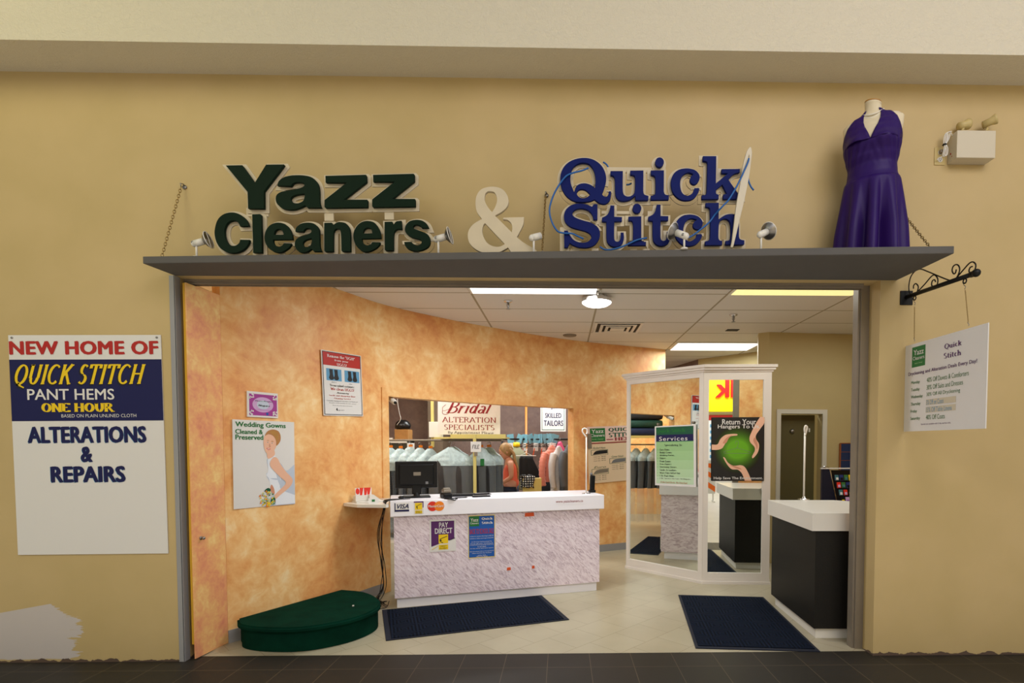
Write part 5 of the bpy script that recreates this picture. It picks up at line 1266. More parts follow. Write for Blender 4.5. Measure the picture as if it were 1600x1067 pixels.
b = NB(); prism(b, ringpoly(.02), MH, MH+.02); prism(b, ringpoly(.045), MH+.02, MH+.045); prism(b, ringpoly(.065), MH+.045, MH+.075); obj('cornice', b, mt['frame'], mc)

def pane_board(name, P, e, n, tlp, trp, blp, label, cat, off=.012):
    p0 = Vector((*(P-n*off), 0)); N = Vector((n.x, n.y, 0))
    def hit(px, py): r_ = ray(px, py); return _C+r_*((p0-_C).dot(N)/r_.dot(N))
    A, C2, D = hit(*tlp), hit(*trp), hit(*blp)
    return board_root(name, A, (C2-A), label, cat), Board((C2-A).length, (A-D).length)
# services poster hanging on suction cups on the left pane
rt, B = pane_board('services_poster', mA, eL, nL, (1023, 666), (1087, 663), (1024.5, 758), 'green services poster hung on the left mirror pane', 'poster')
q = quv((600, 464), (908, 450), (908, 914), (605, 905))
B.rect(mt['dkgreenp'], .035, .02, .95, .15, 1)
for v0, v1, m_ in ((.27, .42, (150, 192, 136)), (.42, .57, (158, 198, 144)), (.57, .72, (168, 204, 156)), (.72, .85, (178, 210, 168)), (.85, .965, (190, 216, 184))): B.rect(M('pale_green_print_band', m_, .45), .035, v0, .95, v1, 1)
B.rect(M('mid_green_print_band', (96, 158, 108), .45), .035, .24, .95, .27, 1)
B.rect(mt['navy'], .035, .15, .95, .26, 2)
T(B, q, mt['greenp'], 'Quick Stitch', 614, 478, 834, 518, roman=SLAB, lay=4); T(B, q, mt['paper'], 'Services', 636, 536, 850, 574, bold=.01, spacing=1.15, lay=4)
T(B, q, mt['blackp'], 'Specializing In:', 678, 594, 812, 616, roman=R_, lay=4)
for i, (s, x1) in enumerate((('Euro Hems', 716), ('Bridal Gowns', 735), ('Wedding Parties', 752), ('Zippers', 690), ('Prom Gowns', 728), ('Jean Zippers', 732), ('Shortening Sleeves', 770), ('Suedes & Leathers', 768), ('Waist Take In/Let Out', 796), ('1 Hr. Pant Hems', 752), ('1 Hr. Service On Lots Of Repairs', 872))):
    y = 630+i*21.8; T(B, q, mt['blackp'], s, 641, y, x1, y+15, roman=R_, lay=4); u_, v_ = q(626, y+7); B.disc(mt['blackp'], u_, v_, .003, 4, n=8)
T(B, q, mt['red'], "If We Can't Do It.. No One Can!", 650, 874, 848, 892, lay=4, bold=.01)
B.done(rt, .008, mt['paper'], 'board')
for u_ in (.07, .93):
    b = NB(); lathe(b, [(.0, 0), (.016, 0), (.012, .006), (.004, .010), (0, .010)], n=16); bmesh.ops.transform(b, matrix=Matrix.Translation((u_*B.w, .022, -.006)), verts=b.verts); obj('suction_cup', b, mt['steel'], rt, True)
# hangers poster on the right pane
rt, B = pane_board('hanger_recycling_poster', mA, eR, nR, (1112.5, 652), (1194.5, 651.5), (1112, 751.5), 'black and green poster of three hands around a coat hanger on the right mirror pane', 'poster')
q = quv((449, 447), (844, 447), (833, 928), (447, 928))
cg = q(640, 690)
for i in range(12):
    f_ = 1-i/12; c_ = [10+ (100-10)*((i+1)/12)**1.1, 14+(170-14)*((i+1)/12)**1.0, 8+(30-8)*((i+1)/12)]
    B.disc(M('green_glow_print', c_, .35), cg[0], cg[1], B.w*(.18+.27*f_), 1+i*.12, rv=B.h*(.12+.25*f_), n=40)
def PH(mat, pts, lay, **k): B.poly(mat, [(*q(*p[:2]), *p[2:]) for p in pts], lay, **k)
PH(mt['skin'], [(447, 652, 1), (490, 650), (512, 610), (550, 580), (600, 572), (638, 574), (636, 584), (600, 588), (570, 600), (560, 625), (545, 650), (525, 680), (490, 692), (447, 692, 1)], 4)
PH(mt['skin2'], [(530, 640), (560, 600), (600, 582), (575, 604), (555, 640)], 5)
PH(mt['skin'], [(810, 447, 1), (842, 447, 1), (842, 490), (815, 530), (780, 580), (778, 610), (800, 650), (795, 700), (775, 735), (752, 756), (748, 740), (768, 700), (765, 670), (735, 635), (730, 600), (745, 560), (775, 500)], 4)
PH(mt['skin2'], [(770, 600), (790, 650), (785, 690), (775, 660), (758, 625)], 5)
PH(mt['skin'], [(533, 750), (545, 752), (570, 790), (610, 812), (660, 808), (690, 820), (715, 860), (742, 926, 1), (692, 926, 1), (670, 870), (640, 842), (595, 838), (560, 800)], 4)
PH(mt['skin2'], [(580, 806), (640, 822), (670, 840), (630, 832)], 5)
B.line(mt['greyp'], [q(*p) for p in ((622, 645), (628, 628), (645, 630), (647, 650), (638, 668), (640, 678))], .0035, 4)
B.line(mt['greyp'], [q(*p) for p in ((640, 678), (737, 710), (730, 720), (540, 718), (538, 706), (640, 678))], .0035, 4, smooth=False)
T(B, q, mt['paper'], 'Return Your', 525, 462, 780, 502, bold=.02, lay=6); T(B, q, mt['paper'], 'Hangers To Us.', 492, 502, 812, 540, bold=.02, lay=6); T(B, q, mt['paper'], 'Help Save The Environment.', 462, 896, 824, 920, bold=.02, lay=6)
B.done(rt, .003, mt['blackp'], 'sheet')

# ================================================================== BLACK COUNTER AT THE ENTRANCE
bcn = empty('entrance_counter', (1.945, 4.17, 0), (0, 0, math.radians(-2.4)), label='black counter with thick pale grey top inside the right of the entrance', cat='counter')
b = NB(); prism(b, [(0, 0), (1.2, .02), (1.2, .55), (.62, 1.03), (0, 1.03)], .86, .998); ob = obj('countertop', b, mt['ivory'], bcn)
b = NB(); prism(b, [(.035, .02), (1.18, .04), (1.18, .54), (.60, 1.005), (.035, 1.005)], .085, .86); obj('body', b, mt['blacklam'], bcn)
b = NB(); prism(b, [(.06, .05), (1.16, .06), (1.16, .5), (.56, .96), (.06, .96)], 0, .085); obj('toe_kick', b, mt['ivory'], bcn)
pp = PZ(1253, 780, .998)
pl = empty('hanger_pole', (pp.x+.01, pp.y-.02, .998), label='tall slim white hook pole standing on the black counter', cat='pole')
b = NB(); cyl(b, (0, 0, .006), (0, 0, .66), .009, n=12); obj('pole', b, mt['white'], pl, True)
b = NB(); tube(b, cat3([(0, 0, .62), (.012, .0, .66), (.020, 0, .70), (.006, 0, .715), (-.004, 0, .69), (0, 0, .65)], 5), .010, 8); obj('hook', b, mt['white'], pl, True)
b = NB(); lathe(b, [(.055, 0), (.055, .006), (.018, .012), (.012, .03), (0, .03)], n=28); obj('base', b, mt['chrome'], pl, True)

# ================================================================== RIGHT ROOM FITTINGS
sw = empty('slatwall_panel', (3.62, YR(3.62)-.01, 1.0), (0, 0, math.atan(.108)), label='blue slatwall panel with wooden edge and hanging black ties on the far wall', cat='display panel')
b = NB(); box(b, 0, .75, -.02, 0, 0, .545); obj('panel', b, M('slat_blue', (28, 48, 92), .5), sw)
b = NB(); box(b, -.015, 0, -.022, 0, 0, .55); box(b, 0, .75, -.022, -.0, .545, .555)
for k in range(1, 5): box(b, 0, .75, -.0215, -.02, .545-k*.11, .550-k*.11)
obj('wood_edging', b, M('orange_wood_edge', (150, 84, 40), .5), sw)
for i in range(6):
    x = 3.62+.155+i*.05; t = empty('hanging_lace', (x, YR(x)-.045, 1.0+.30), (0, 0, math.atan(.108)), label='black packaged laces with yellow tag on the blue slatwall, %s from the left' % 'first second third fourth fifth sixth'.split()[i], cat='laces', group='packaged laces on the blue slatwall')
    b = NB(); box(b, -.018, .018, -.004, .004, -.30, .10); obj('laces', b, mt['black'], t); b = NB(); box(b, -.014, .014, -.007, -.004, .07, .125, mat=Matrix.Rotation(.15*((i*7) % 3-1), 4, 'Y')); obj('tag', b, mt['yellow'], t); b = NB(); tube(b, [(0, -.005, .12), (0, .025, .13)], .002, 5); obj('peg', b, mt['metal'], t)
rk = empty('display_rack', (2.94, 6.10, 0), (0, 0, math.radians(4)), label='dark blue curved-end display rack of packaged goods behind the black counter', cat='display rack')
pr = catmull([(0, .0, 1), (0, 1.25, 1), (.02, 1.27), (.06, 1.262), (.09, 1.23), (.11, 1.15), (.15, .98), (.185, .80), (.24, .4), (.25, 0, 1)], 5)
Mr = Matrix(((1, 0, 0, 0), (0, 0, -1, 0), (0, 1, 0, 0), (0, 0, 0, 1)))
b = NB(); prism(b, [p[:] for p in pr], -.015, .015); bmesh.ops.transform(b, matrix=Mr, verts=b.verts); obj('end_panel', b, M('dark_navy_side', (14, 24, 50), .4), rk)
b = NB(); tube(b, [(p.x+.008, 0, p.y+.008) for p in pr[5:]], .014, 6); obj('chrome_edge', b, mt['chrome'], rk, True)
b = NB(); box(b, .10, .9, .02, .05, 0, 1.24); obj('back_panel', b, M('dark_display_back', (22, 18, 26), .6), rk)
b = NB(); box(b, .0, .9, -.02, .03, 1.255, 1.268, .003); obj('top_board', b, mt['ivory'], rk)
random.seed(5); PCK = [mt['lilac'], mt['yellow'], M('pack_teal', (60, 110, 120), .4), M('pack_violet', (150, 110, 180), .4), M('pack_navy', (30, 50, 110), .4), mt['paper'], mt['mastred'], mt['black'], mt['olive_txt']]
proto = {}; PCN = ['lilac', 'yellow', 'teal', 'violet', 'navy', 'white', 'red', 'black', 'green']; ORD = 'first second third fourth fifth sixth seventh eighth ninth tenth eleventh'.split()
for r_ in range(7):
    for c_ in range(9):
        k = (r_*5+c_*3+random.randint(0, 2)) % len(PCK)
        x = .165+.014*r_+c_*.055; z = 1.16-r_*.082; y = -.03-.02*r_
        if k not in proto:
            t = empty('blister_pack', (0, 0, 0)); b = NB(); box(b, -.022, .022, -.003, .003, -.035, .03, .001); obj('card', b, PCK[k], t); b = NB(); box(b, -.014, .014, -.012, -.003, -.03, .0, .004); obj('contents', b, PCK[(k+3) % len(PCK)], t); proto[k] = t; o_ = t
        else:
            o_ = proto[k].copy(); COL.objects.link(o_)
            for ch in list(proto[k].children): c2 = ch.copy(); COL.objects.link(c2); c2.parent = o_
        w_ = rk.matrix_basis.to_3x3(); cth, sth = math.cos(math.radians(4)), math.sin(math.radians(4))
        o_.location = (2.94+x*cth-y*sth, 6.10+x*sth+y*cth, z); o_.rotation_euler = (math.radians(-14), 0, math.radians(4))
        tag(o_, '%s carded pack on the dark blue display rack, %s row down, %s from the left' % (PCN[k], ORD[r_], ORD[c_]), 'package', 'carded packs on the display rack')

# ================================================================== HEM POSTER ON THE CURVED WALL
rt, B = wall_board('hem_price_poster', (917, 667), (1030, 663), (918, 756), 'cream hem price poster with fabric samples behind the mirror column', 'poster', .008)
B.rect(mt['pinkprint'], 0, 0, 1, .27, 1); B.rect(mt['maroon'], 0, .285, 1, .305, 2); B.rect(mt['greenp'], .035, .03, .235, .265, 3)
B.text(mt['paper'], 'Yazz', .055, .05, .215, .115, bold=.02, lay=4); B.text(mt['paper'], 'Cleaners', .045, .13, .225, .18, bold=.015, lay=4); B.text(mt['mint'], 'Family Owned', .055, .21, .21, .24, shear=.3, lay=4)
B.text(mt['dkgreenp'], 'QUICK', .28, .03, .62, .11, roman=SLAB, lay=4); B.text(mt['dkgreenp'], 'STITCH', .28, .12, .66, .20, roman=SLAB, lay=4); B.text(mt['maroon'], 'HEMS', .36, .205, .66, .265, roman=SLAB, lay=4); B.rect(mt['maroon'], .25, .23, .34, .245, 4)
for (u0, v0, s, pm) in ((.04, .36, 'Rolled Hem', 'blackp'), (.28, .53, 'Cover Stitch', 'greyp'), (.52, .36, 'Pant', 'blackp'), (.04, .70, 'Euro', 'steel'), (.52, .70, 'Cuff', 'blackp'), (.76, .53, 'Lined', 'greyp')):
    B.text(mt['dkgreenp'], s, u0+.03, v0, u0+.19, v0+.035, shear=.3, lay=4); B.rect(mt['dkgreenp'], u0, v0+.05, u0+.225, v0+.145, 2); B.rect(mt['creamprint'], u0+.006, v0+.056, u0+.219, v0+.139, 3)
    B.poly(mt[pm], [(u0+.02, v0+.135, 1), (u0+.07, v0+.07), (u0+.215, v0+.06, 1), (u0+.215, v0+.12, 1)], 5)
    for k in range(3): B.text(mt['blackp'], 'next day  $8.00', u0+.03, v0+.165+k*.035, u0+.19, v0+.185+k*.035, lay=4)
B.done(rt, .006, mt['creamprint'], 'board')
b = NB(); box(b, 0, B.w*.045, -B.h*.38, -B.h*.12, 0, .02); obj('metal_clip', b, mt['steel'], rt)

# ================================================================== CEILING FITTINGS
for (x0, y0, m_, lb) in ((-.857, 4.60, 'tube', 'fluorescent ceiling panel just inside the entrance, left of the round lamp'), (1.575, 4.60, 'tube2', 'yellowed fluorescent ceiling panel just inside the entrance at the right'), (1.60, 7.61, 'tube', 'fluorescent ceiling panel deep in the shop above the mirror column'), (-2.07, 8.2, 'tube', 'fluorescent ceiling panel over the garment racks in the back room')):
    t = empty('ceiling_light', (x0, y0, 2.945), label=lb, cat='ceiling light', group=None)
    b = NB(); box(b, 0, 1.2, 0, .59, .004, .016)
    obj('housing', b, mt['white'], t)
    b = NB(); box(b, .025, 1.175, .02, .57, 0, .004); obj('diffuser', b, mt[m_], t)
rl = empty('ceiling_lamp', (.335, 5.30, 2.961), label='round lit ceiling lamp with metal rim near the vent', cat='ceiling lamp')
b = NB(); cyl(b, (0, 0, -.03), (0, 0, 0), .11, n=32); cyl(b, (0, 0, -.06), (0, 0, -.03), .145, n=40); obj('rim', b, mt['chrome'], rl)
b = NB(); lathe(b, [(.142, -.06), (.140, -.066), (.11, -.085), (.06, -.097), (0, -.10)], n=40); obj('glass_dome', b, mt['dome'], rl, True)
b = NB(); box(b, -.03, .03, -.23, -.17, -.012, 0); box(b, -.006, .006, -.2, -.19, -.04, -.01); obj('cable_clip', b, mt['white'], rl)
for (x, y, lb) in ((-.535, 5.48, 'metal ceiling sprinkler left of the round lamp'), (1.886, 6.0, 'metal ceiling sprinkler between the vent and the far fluorescent panel')):
    t = empty('sprinkler', (x, y, 2.961), label=lb, cat='sprinkler')
    b = NB(); lathe(b, [(.045, 0), (.04, -.012), (.018, -.02), (.012, -.022)], n=24); obj('escutcheon', b, mt['chrome'], t, True)
    b = NB(); cyl(b, (0, 0, -.075), (0, 0, -.02), .008, n=10); cyl(b, (0, 0, -.082), (0, 0, -.078), .022, n=16); tube(b, [(-.012, 0, -.02), (-.014, 0, -.05), (0, 0, -.078), (.014, 0, -.05), (.012, 0, -.02)], .003, 5); obj('head', b, mt['metal'], t, True)
vt = empty('ceiling_vent', (.675, 6.69, 2.961), label='square metal ceiling air vent behind the round lamp', cat='vent')
for i, (s, z) in enumerate(((.285, -.004), (.215, -.012), (.15, -.018))):
    b = NB(); w_ = .035 if i else .03
    for (x0, x1, y0, y1) in ((-s, s, -s, -s+w_), (-s, s, s-w_, s), (-s, -s+w_, -s+w_, s-w_), (s-w_, s, -s+w_, s-w_)): box(b, x0, x1, y0, y1, z-.006, z+.002)
    obj('louvre_ring', b, mt['ivory'], vt)
b = NB(); box(b, -.285, .285, -.285, .285, -.003, -.001); obj('dark_throat', b, M('dark_duct_sheet', (62, 54, 44), .8), vt)  # flat dark sheet behind the louvre rings
b = NB(); box(b, -.085, .085, -.085, .085, -.028, -.02); obj('centre_plate', b, mt['ivory'], vt)
sd = PZ(890, 527, 2.955); b = NB(); lathe(b, [(.09, 0), (.085, -.012), (.05, -.02), (0, -.02)], (sd.x, sd.y-.12, 2.961), 28); tag(obj('ceiling_disk', b, mt['steel'], None, True), 'round flat ceiling speaker close to the top of the apricot wall', 'disk')  # flat disk for an unidentified round thing on the ceiling
b = NB(); box(b, 2.05, 2.20, 6.75, 6.85, 2.955, 2.961); tag(obj('ceiling_plate', b, M('dark_ceiling_plate', (60, 52, 46), .8)), 'small dark rectangular plate in the ceiling behind the right sprinkler', 'ceiling plate')  # small dark thing on the ceiling, built as a thin plate
# security camera on the doorway corner
sq = PY(615, 628, DL.y+.10)
sc_ = empty('security_camera', (sq.x, sq.y, sq.z), (0, 0, -.5), label='small white security camera in the upper left corner of the doorway', cat='camera')
b = NB(); cyl(b, (-.04, .0, .03), (.05, -.04, -.005), .028, n=20); sph(b, (.05, -.04, -.005), .027, 16); obj('body', b, mt['white'], sc_, True)
b = NB(); cyl(b, (.07, -.048, -.012), (.078, -.052, -.015), .015, n=16); obj('lens', b, mt['black'], sc_, True)
b = NB(); cyl(b, (-.045, .0, .028), (-.10, .02, .05), .010, n=10); obj('mount', b, mt['white'], sc_, True)

# ================================================================== BACK ROOM
# garments: a hanger, the clothing and a clear film over it
def garment_meshes(seed, hw, ln, depth):
    rnd = random.Random(seed); ph = rnd.random()*6; n = 40
    prof = [(-.035, .02, .02), (-.06, .06, .028), (-.10, hw*.45, .04), (-.15, hw*.80, .055), (-.205, hw*.98, .07), (-.35, hw*.97, depth), (-.6, hw*.96, depth*1.05), (-ln*.8, hw*1.0, depth*1.0), (-ln, hw*1.03, depth*1.05)]
    def lofted(g, zbot, top=0, fr=7):
        b = NB(); R = []; rows = 26
        z0 = prof[top][0]
        for i in range(rows+1):
            z = z0+(zbot-z0)*(i/rows)**1.3
            zz_ = max(z, prof[-1][0])
            for a, c in zip(prof, prof[1:]):
                if c[0] <= zz_ <= a[0]: t = (zz_-a[0])/(c[0]-a[0]); W = a[1]+(c[1]-a[1])*t; D = a[2]+(c[2]-a[2])*t
            k_ = min(1, max(0, (-z-.12)/.25))
            row = []
            for j in range(n):
                th = 2*PI*j/n; f = 1+k_*(.16*math.sin(th*fr+ph)+.10*math.sin(th*(fr+4)+ph*2+z*5))
                sg = lambda v, e: math.copysign(abs(v)**e, v)
                row.append(b.verts.new((sg(math.cos(th), .8)*(W+g), math.sin(th)*(D+g)*f, z)))
            R.append(row)
        for A, B in zip(R, R[1:]):
            for k in range(n): b.faces.new((A[k], B[k], B[(k+1) % n], A[(k+1) % n]))
        b.faces.new(R[0])
        return b
    return lofted
def garment(loc, rot, label, cloth, seed, hw=.23, ln=.95, depth=.07, film=True, yoke=True, group='garments on hangers in the back room', ticket=None, filmlen=1.25, yk=.27):
    t = empty('hanging_garment', loc, (0, 0, rot), label=label, cat='garment', group=group)
    lf = garment_meshes(seed, hw, ln, depth)
    obj('clothing', lf(0, -ln), cloth, t, True)
    b = NB(); tube(b, cat3([(0, 0, -.07), (0, 0, -.02), (.012, 0, .0), (.02, 0, .022), (0, 0, .04), (-.02, 0, .022)], 4), .003, 5); tube(b, [(-hw*.85, 0, -.15), (0, 0, -.065), (hw*.85, 0, -.15)], .004, 5); obj('hanger', b, mt['metal'], t, True)
    if film: obj('plastic_cover', lf(.007, -ln*filmlen, 0, 9), mt['plastic_film'], t, True)
    if yoke: obj('film_yoke', lf(.010, -yk, 0, 5), mt['film_white'], t, True)
    if ticket:
        b = NB(); box(b, .0, .05, -depth-.035, -depth-.031, -.27, -.18); obj('ticket', b, ticket, t)
        b = NB(); box(b, -.03, .03, -.02, -.015, -.03, .0); obj('claim_tag', b, mt['orange'], t)
    return t
BLK = M('black_wool', (24, 23, 25), .8, noise=.2, nscale=8); GRY = M('charcoal_wool', (54, 50, 48), .8, noise=.25, nscale=9); SLT = M('slate_cloth', (62, 66, 72), .8, noise=.2, nscale=8)
PUF = M('coral_puffer_nylon', (214, 122, 98), .45, sheen=.3); PNK = M('bright_pink_cloth', (216, 84, 128), .6); WHT = M('pale_grey_satin', (196, 190, 186), .5, noise=.06); DGY = M('slate_coat', (88, 92, 98), .7)
RZ = 1.555
i = 0
for x, y, r, cl in ((-2.39, 7.20, .95, GRY), (-2.26, 7.20, .95, SLT), (-2.13, 7.20, .95, BLK), (-2.00, 7.20, .95, SLT), (-1.87, 7.20, .95, GRY), (-1.74, 7.20, .95, BLK)):
    lb = ('leftmost film-covered garment on the back rail, against the doorway edge', 'second film-covered garment from the left on the back rail', 'third film-covered garment from the left on the back rail', 'fourth film-covered garment from the left, left of the monitor', 'fifth film-covered garment from the left, above the monitor', 'sixth film-covered garment from the left, beside the big grey bag')[i]
    garment((x, y, RZ-.02-.01*(i % 3)), r, lb, cl, 20+i, .19+.02*(i % 3), .9, .03, yk=.24+.04*(i % 3), ticket=mt['tagblue'] if i % 2 else mt['paper'], group='film-covered garments on the left rail'); i += 1
garment((-1.43, 7.0, 1.535), 0, 'wide grey garment bag with white yoke hanging right of the monitor', GRY, 40, .285, .98, .085, filmlen=1.12, ticket=None, group=None)
garment((-1.06, 7.15, 1.53), .05, 'black garment under film behind the yellow rack post', BLK, 41, .19, 1.0, .07, ticket=mt['greenp'], group=None)
garment((-.98, 7.36, 1.53), -.05, 'black shiny garment bag with green ticket right of the yellow post', BLK, 42, .19, 1.0, .07, ticket=mt['greenp'], group=None)
garment((-1.02, 7.60, 1.53), .05, 'dark film-covered garment behind the black shiny bag', BLK, 43, .19, 1.0, .07, group=None)
garment((-1.5, 7.55, 1.54), .25, 'dark garment hidden mostly behind the wide grey bag', GRY, 44, .24, 1.0, .08, group=None)
rc = empty('garment_rack', (0, 0, 0), label='yellow post garment rack with top shelf and steel rails in the back room', cat='rack')
b = NB(); tube(b, [(-2.5, 7.2, RZ+.035), (-.80, 7.2, RZ+.035)], .013, 8); tube(b, [(-2.5, 7.6, RZ+.035), (-.80, 7.6, RZ+.035)], .010, 8); obj('rails', b, mt['steel'], rc, True)
for (x, y, z0, z1) in ((-1.095, 6.85, 0, 1.66), (-1.76, 7.45, 1.50, 2.35), (-2.48, 7.4, 0, 1.66)):
    b = NB(); box(b, x-.018, x+.018, y-.018, y+.018, z0, z1); obj('post', b, mt['yellowpaint'], rc)
b = NB(); prism(b, [(-1.78, 7.45), (-1.45, 6.98), (-.72, 6.98), (-.72, 7.5)], 1.61, 1.63); box(b, -1.42, -.72, 6.96, 6.985, 1.61, 1.665); obj('top_shelf', b, mt['yellowpaint'], rc)
# rack behind the curved wall, met only in the left mirror pane
for k in range(6): garment((-2.75, 5.5+.18*k, 1.50), .8, 'film-covered garment on the side rack in the mirror, %s from its near end' % ('first second third fourth fifth sixth'.split()[k]), (BLK, GRY, BLK)[k % 3], 80+k, .22, .78, .045, group='garments on the side rack', filmlen=1.82)
r2 = empty('side_rack', (0, 0, 0), label='side garment rack behind the apricot wall carrying folded quilts, seen in the mirror', cat='rack')
b = NB(); tube(b, [(-2.75, 5.3, 1.535), (-2.75, 6.7, 1.535)], .013, 8); obj('rail', b, mt['steel'], r2, True)
for y in (5.3, 6.7): b = NB(); box(b, -2.77, -2.73, y-.02, y+.02, 0, 1.70); obj('post', b, mt['yellowpaint'], r2)
b = NB(); box(b, -3.0, -2.5, 5.3, 6.7, 1.66, 1.70); obj('top_shelf', b, mt['yellowpaint'], r2)
for k, (c_, lb) in enumerate((((18, 34, 70), 'navy folded quilt at the bottom of the pile on the side rack'), ((20, 62, 52), 'dark green folded quilt in the middle of the pile on the side rack'), ((26, 30, 36), 'charcoal folded quilt on top of the pile on the side rack'))):
    b = NB(); box(b, -2.98, -2.52, 5.75, 6.45, 1.702+k*.145, 1.84+k*.145, .045); tag(obj('folded_quilt', b, M('quilt_cloth', c_, .7, noise=.2, bump=.5, bscale=18), None, True), lb, 'quilt', 'folded quilts on the side rack')

cdn = empty('rack_card', (-1.075, 6.82, 1.44), label='small white handwritten card clipped to the yellow rack post', cat='card')
b = NB(); box(b, -.065, .065, -.004, 0, 0, .13, .002); obj('card', b, mt['paper'], cdn)
b = NB(); me = roman_me('FILE', thick=.16, thin=.1, serif=0, slant=.15); fit_into(b, me, -.045, .04, .045, .09, 0); bmesh.ops.transform(b, matrix=Matrix.Translation((0, -.005, 0)) @ RX, verts=b.verts); obj('handwriting', b, mt['blackp'], cdn)
b = NB(); box(b, -.02, .02, -.012, .0, -.05, .0, .003); obj('clip', b, mt['steel'], cdn)

# hanging bridal sign
rt = board_root('bridal_sign', PY(684, 616, 7.32)+Vector((0, 0, 0)), (1, .03, -.01), 'white bridal alterations sign with dark red lettering standing on the yellow rack shelf', 'sign', updir=(-.13, 0, 1))
tlp_, brp_ = PY(684, 616, 7.32), PY(787, 681, 7.32); B = Board(.83, tlp_.z-1.668); q = quv((534, 136), (1038, 165), (1052, 466), (562, 466))
RB = dict(thick=.12, thin=.04, serif=.12); SCP = dict(thick=.13, thin=.045, serif=.1, slant=.35, gap=-.02)
T(B, q, mt['maroon'], 'Bridal', 610, 196, 985, 306, roman=SCP); B.line(mt['maroon'], [q(*p) for p in ((582, 270), (588, 296), (625, 298), (655, 255), (668, 205))], .006, 3); B.line(mt['maroon'], [q(*p) for p in ((606, 222), (582, 245), (590, 272), (640, 256), (660, 232))], .004, 3)
T(B, q, mt['maroon'], 'ALTERATION', 586, 322, 1012, 374, roman=RB); T(B, q, mt['maroon'], 'SPECIALISTS', 608, 384, 1004, 430, roman=RB); T(B, q, mt['blackp'], 'By Appointment Please', 640, 438, 1000, 464, roman=RB)
B.done(rt, .006, mt['paper'], 'board')
# skilled tailors sign
a = PY(844.5, 626, 9.6); c = PY(884, 674, 9.6)
rt = board_root('tailors_sign', a, (1, .05, 0), 'white sign with green border and navy capitals on the back room wall', 'sign'); B = Board(c.x-a.x, a.z-c.z)
for r_ in ((.05, .04, .95, .06), (.05, .94, .95, .96), (.05, .04, .07, .96), (.93, .04, .95, .96)): B.rect(mt['dkgreenp'], *r_, 1)
B.text(mt['navy'], 'BY', .42, .12, .58, .28, bold=.02); B.text(mt['navy'], 'SKILLED', .18, .40, .83, .56, bold=.03); B.text(mt['navy'], 'TAILORS', .13, .64, .90, .82, bold=.03); B.done(rt, .006, mt['paper'], 'board')
b = NB(); tube(b, [PY(822, 628, 9.5), (PY(822, 628, 9.5).x, 9.5, 0)], .02, 10); tag(obj('lit_corner_tube', b, M('lit_corner_orange', (206, 130, 60), .4), None, True), 'slim orange strip painting the yellow-lit corner of the brown back room wall', 'pole')  # light on a wall corner, put in as an orange tube

# cubby shelf with boxes at the left of the back room
cu = empty('cubby_shelf', (0, 0, 0), label='white open cubby shelf behind the left edge of the doorway', cat='shelf')
x0, x1 = PY(600, 690, 8.5).x-.2, PY(638, 690, 8.5).x
b = NB()
for z in (0, .4, .8, 1.2, 1.56): box(b, x0, x1, 8.5, 8.85, z, z+.03)
for x in (x0, x1-.02): box(b, x, x+.02, 8.5, 8.85, 0, 1.59)
obj('carcass', b, mt['white'], cu)
b = NB(); box(b, x0+.02, x1-.02, 8.83, 8.85, 0, 1.57); obj('back_board', b, M('shadow_grey_board', (120, 122, 118), .7), cu)
bx0 = PY(618, 680, 8.6); b = NB(); box(b, bx0.x, bx0.x+.21, 8.55, 8.80, 1.59, 1.77, .004); cbx = obj('cardboard_box', b, mt['cardboard']); tag(cbx, 'brown cardboard box on top of the white cubby shelf', 'box')
b = NB(); sph(b, (bx0.x+.10, 8.66, 1.83), .13, 20, (.95, .8, .72)); 
for v in b.verts: v.co += Vector((random.uniform(-1, 1), random.uniform(-1, 1), random.uniform(-1, 1)))*.006
for v in b.verts: v.co.z = max(v.co.z, 1.772)
tag(obj('black_bag', b, M('black_bin_liner', (18, 18, 20), .3), None, True), 'crumpled black bag lying on the brown cardboard box', 'bag')
b = NB(); box(b, bx0.x-.16, bx0.x-.03, 8.55, 8.7, 1.59, 1.64, .006); tag(obj('white_box', b, mt['white']), 'small flat white box left of the brown cardboard box', 'box')
wx = PY(672, 684, 7.42); b = NB(); box(b, wx.x, wx.x+.165, 7.36, 7.48, 1.632, 1.84, .003); wb = obj('white_carton', b, mt['white']); tag(wb, 'white carton on the yellow rack shelf left of the bridal sign', 'box')
b = NB(); tube(b, cat3([PY(621, 520, 8.4), PY(622, 600, 8.4), PY(621, 625, 8.4), PY(624, 645, 8.4), PY(626, 655, 8.4), PY(620, 664, 8.4)], 6), .004, 6); tag(obj('hanging_wire', b, mt['white'], None, True), 'thin white wire hanging down towards the black bag', 'wire')

